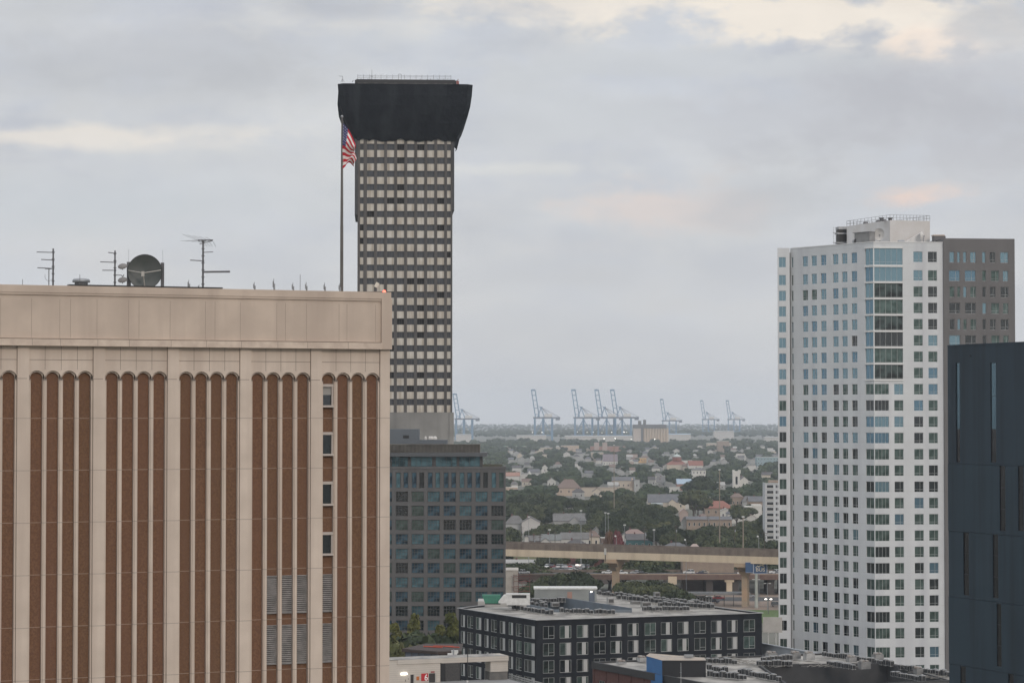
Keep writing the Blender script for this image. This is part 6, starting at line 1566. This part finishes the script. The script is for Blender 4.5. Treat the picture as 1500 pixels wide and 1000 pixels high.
def np_mesh(name, quads, tv, tf, m):
    nq = len(quads)//4; V = np.concatenate([quads, tv]) if tv is not None else quads
    me = bpy.data.meshes.new(name); nt_ = 0 if tf is None else len(tf)
    me.vertices.add(len(V)); me.vertices.foreach_set('co', V.astype(np.float32).ravel())
    li = np.arange(nq*4); 
    if nt_: li = np.concatenate([li, (tf+nq*4).ravel()])
    me.loops.add(len(li)); me.loops.foreach_set('vertex_index', li.astype(np.int32))
    st = np.arange(nq)*4
    if nt_: st = np.concatenate([st, nq*4+np.arange(nt_)*3])
    me.polygons.add(nq+nt_); me.polygons.foreach_set('loop_start', st.astype(np.int32))
    me.materials.append(m); me.update(calc_edges=True); me.validate(); return me
def lobes_for(kind, seed):
    r_ = random.Random(seed); out = []
    if kind == 'oak':
        for i in range(15):
            a = r_.uniform(0, 2*PI); d = r_.uniform(0, 1)**.6*4.4; out.append((d*math.cos(a), d*math.sin(a), 6.6-d*d*.09+r_.uniform(-.8, 1.1), r_.uniform(1.5, 2.6)))
        out.append((0, 0, 6.6, 3.2))
    elif kind == 'round':
        for i in range(13):
            a = r_.uniform(0, 2*PI); d = r_.uniform(0, 1)**.6*2.7; out.append((d*math.cos(a), d*math.sin(a), 5.6+r_.uniform(-1.6, 2.8)-d*.3, r_.uniform(1.3, 2.1)))
        out.append((0, 0, 5.8, 2.6))
    else:
        for i in range(22):
            f_ = i/21; a = r_.uniform(0, 2*PI); d = (1-f_)**.7*2.3*r_.uniform(.3, 1); out.append((d*math.cos(a), d*math.sin(a), 3+f_*10, (1.9-1.2*f_)*r_.uniform(.75, 1.1)))
    return out
PT = {}
def tree_proto(kind, seed, n, size, mt):
    lb = lobes_for(kind, seed); v, f = blobs(lb, .78, seed)
    t = thing(kind+'_tree', 'x', 'tree')
    put('crown', np_mesh('crown', leaf_arrays(lb, n, size, seed), v, f, mt), t)
    m = MB(); r_ = random.Random(seed); m.tube((0, 0, 0), (0, 0, 2.6), .42, .3, 8)
    for i in range(4):
        a = i*PI/2+r_.uniform(0, 1); m.tube((0, 0, 2.5), (2*math.cos(a), 2*math.sin(a), 5.2), .22, .1, 6)
    if kind == 'cypress': m.tube((0, 0, 2.6), (0, 0, 12), .28, .08, 7)
    m.build('trunk', bark, t)
    return t
NAMES = {'oak': 'broad dark tree', 'round': 'rounded green tree', 'cypress': 'tall olive tree'}
protos = {'oak': [tree_proto('oak', s, 3400, .36, leafm) for s in (1, 2, 3, 4)], 'round': [tree_proto('round', s, 2600, .34, leafm) for s in (11, 12)]+[tree_proto('round', 13, 2600, .34, mat('lighter leaves', (.055, .066, .026), .8, c2=(.10, .105, .045), sc_=.5, vary=.3, spec=.15, lo=.4, hi=.6))], 'cypress': [tree_proto('cypress', s, 5200, .26, leafo) for s in (21, 22)]}
used = set(); tl = []
def tree(kind, x, y, h, wfac=1.0, z=0, label=None, group='trees of the district', pmat=None):
    base = random.choice(protos[kind]) if not pmat else protos[kind][0]; 
    if base.name not in used: used.add(base.name); o = base
    else: o = copy_tree(base)
    H0 = {'oak': 9.4, 'round': 9.6, 'cypress': 14}[kind]; s = h/H0
    o.location = (x, y, z); o.scale = (s*wfac, s*wfac, s); o.rotation_euler = (0, 0, random.uniform(0, 6.28)); o['group'] = group
    px, py = proj((x, y, z+h*.75))
    if label: o['label'] = label; del o['group']
    else:
        sz = 'large ' if h > 13.5 else 'small ' if h < 8.5 else ''
        tl.append((o, px, py, sz+NAMES[kind]))
    return o
# tall trees between the tan block, the grid block and the charcoal block
for (px, py, D, w_, lab) in ((590, 914, 520, 1.6, 'dark tree mass at the edge of the tan block'), (607, 893, 535, 1.0, 'tall olive tree with a thin top left of the yellow green tree'), (625, 911, 522, 1.3, 'bushy yellow green tree in the gap before the grid block'), (644, 909, 528, 1.1, 'yellow green tree in the middle of the gap'), (661, 890, 536, 1.1, 'tall olive tree touching the charcoal block corner'), (578, 906, 540, 1.1, 'olive tree half hidden by the tan block'), (600, 926, 505, 1.4, 'low dark tree in front of the other trees by the tan block'), (640, 934, 500, 1.6, 'low green tree just above the dark pavilion roof')):
    p = at(px, py, D); tree('cypress' if w_ < 1.25 else 'round', p.x, D, p.z, w_*(.62 if w_ >= 1.25 else .75), label=lab)
# trees around the expressway
for (px, py, D, h, lab) in ((800, 842, 900, 0, 'leftmost dark tree in front of the expressway'), (822, 838, 895, 0, 'dark round topped tree in front of the expressway, left of the ramp pier'), (845, 835, 900, 0, 'tallest dark tree in front of the expressway'), (860, 843, 893, 0, 'dark tree touching the ramp pier on its left'), (915, 851, 880, 0, 'dark tree just right of the foot of the ramp pier'), (930, 850, 885, 0, 'dark tree under the black sedan'), (955, 849, 890, 0, 'dark tree beneath the middle of the expressway'), (978, 853, 880, 0, 'dark tree left of the bus canopy'), (782, 852, 880, 0, 'low dark tree beside the red steel stair'), (995, 862, 868, 0, 'low dark tree at the left end of the bus canopy')):
    p = at(px, py, D); tree('oak', p.x, D, max(5, p.z), .95 if p.z > 9 else 1.3, label=lab)
for (px, py, D, lab) in ((757, 823, 955, 'bush left below the pale grey shed'), (775, 824, 955, 'bush below the red lean-to'), (893, 823, 960, 'bush left of the white pickup truck'), (912, 826, 960, 'bush behind the white pickup truck'), (958, 826, 955, 'bush before the stained concrete wall'), (1130, 826, 960, 'dark tree behind the blue bus sign')):
    p = at(px, py, D); tree('oak', p.x, D, max(4, p.z), 1.5, label=lab)
for (px, py, D, lab) in ((1131-78, 725, 1700, 'yellow green willow above the red tile roof'),):
    p = at(px, py, D); o = tree('oak', p.x, D, p.z, 1.3, label=lab)
for (px, py, D, h, w_, lab) in ((1027, 696, 1900, 0, 1.0, 'big dark round tree left of the tall brown mast'), (1016, 716, 1600, 0, 1.0, 'very dark round tree right of the very long grey roof'), (1079, 738, 1480, 0, .9, 'very dark round tree beside the red tile roof')):
    p = at(px, py, D); tree('oak', p.x, D, p.z, w_, label=lab)
def ok(x, y, h, r):
    pxc, pyt = proj((x, y, h)); _, pyb = proj((x, y, 0)); s = F/y
    a, b = pxc-r*s*.9, pxc+r*s*.9
    for (q0, q1, yt, yb, D) in PROT:
        if b > q0+1 and a < q1-1:
            if y < D+8 and pyt < yt+(.95 if 1100 < D < 1420 else .8)*(yb-yt) and pyb > yt: return False
            if abs(y-D) < 14+r and y >= D-2 and y < D+26: 
                if a > q0-2 and b < q1+2 and pyt > yt-1: return False
    return True
pts = []
def scatter(D0, D1, n, hmin, hmax, lim, pool):
    c_ = 0; tr = 0
    while c_ < n and tr < n*30:
        tr += 1
        D = math.sqrt(random.uniform(D0**2, D1**2)); px = random.uniform(736 if D1 < 2500 else 662, 1146)
        h = random.uniform(hmin, hmax); x = (px-750)/F*D
        r = h*.55
        if not ok(x, D, h, r): continue
        if D < 1045 and px < 948: continue
        if any(abs(x-a) < (r+c)*.5 and abs(D-b) < (r+c)*.75 for a, b, c in pts): continue
        pts.append((x, D, r)); c_ += 1
        pool.append((x, D, h))
near = []; scatter(960, 1450, 190, 9, 15, 0, near); scatter(1450, 2400, 300, 9, 16, 0, near)
near.sort(key=lambda q: q[1])
for x, y, h in near[:263]: tree('oak' if random.random() < .72 else 'round', x, y, h, random.uniform(.9, 1.2))
for (px, py, w_, mc, lab) in ((905, 771, .42, (.12, .03, .032), 'dull red leaved tree behind the teal house'), (893, 773, .42, (.10, .05, .025), 'rust brown tree just left of the red leaved tree')):
    D = 1050; p = at(px, py, D); o = tree('round', p.x, D, p.z, w_, label=lab)
    for ch in C.objects:
        if ch.parent == o and ch.name.startswith('crown'):
            ch.data = ch.data.copy(); ch.data.materials[0] = mat('red leaves' if mc[0] > .11 else 'rust leaves', mc, .8, c2=tuple(c*1.5 for c in mc), sc_=.5)
relate(tl)
for k_, v_ in protos.items():
    for b_ in v_:
        if b_.name not in used:
            for ch in [c for c in C.objects if c.parent == b_]: bpy.data.objects.remove(ch)
            bpy.data.objects.remove(b_)
far = near[263:]; scatter(2300, 4900, 1500, 9, 16, 0, far)
def woods(name, L_, leaf, nl, label=None):
    Q = []; V = []; Fc = []; b = 0
    for i, (x, y, h) in enumerate(L_):
        lb = [(0, 0, h*.6, h*.36)]+[(random.uniform(-.42, .42)*h, random.uniform(-.3, .3)*h, h*random.uniform(.5, .78), h*random.uniform(.16, .27)) for _ in range(5)]
        q = leaf_arrays(lb, nl, leaf, i)+np.array([x, y, 0]); v, f = blobs(lb, .92, i); v = v+np.array([x, y, 0]); Q.append(q); V.append(v); Fc.append(f+b); b += len(v)
    fm_ = mat('distant leaves', (.022, .034, .020), .9, c2=(.062, .080, .040), sc_=.11, spec=.1, detail=6, lo=.35, hi=.65)
    o = put(name, np_mesh(name, np.concatenate(Q), np.concatenate(V), np.concatenate(Fc), fm_)); struct(o, 'stuff')
woods('distant_wood', far, .75, 130)
hz_ = []
for i in range(1500):
    D = math.sqrt(random.uniform(4500**2, 8200**2)); px = random.uniform(640, 1160); h = random.uniform(10, 18); x = (px-750)/F*D
    if 5000 < D < 6600 and ok(x, D, h, h) is False: continue
    if 5380 < D < 6700: continue
    if ok(x, D, h, h*.5): hz_.append((x, D, h))
woods('hazy_wood', hz_, 1.4, 40)
hz_ = []
for i in range(1400):
    D = math.sqrt(random.uniform(7600**2, 13500**2)); px = random.uniform(635, 1165); hz_.append(((px-750)/F*D, D, random.uniform(6, 13)))
woods('horizon_wood', hz_, 3.0, 12)

# ================================================================== haze: even damp air over the whole district
hz = MB(); hz.box(-6000, 6000, -6000, 13800, -1, 180); ho = hz.build('haze', None); ho.data.materials.clear()
hm = bpy.data.materials.new('haze'); hm.use_nodes = True; hn = hm.node_tree; hn.nodes.clear()
pv = hn.nodes.new('ShaderNodeVolumePrincipled'); pv.inputs['Color'].default_value = (.84, .91, 1, 1); pv.inputs['Density'].default_value = 6.6e-5; pv.inputs['Anisotropy'].default_value = 0
om = hn.nodes.new('ShaderNodeOutputMaterial'); hn.links.new(pv.outputs[0], om.inputs['Volume']); ho.data.materials.append(hm); struct(ho, 'stuff')
bpy.context.view_layer.update()
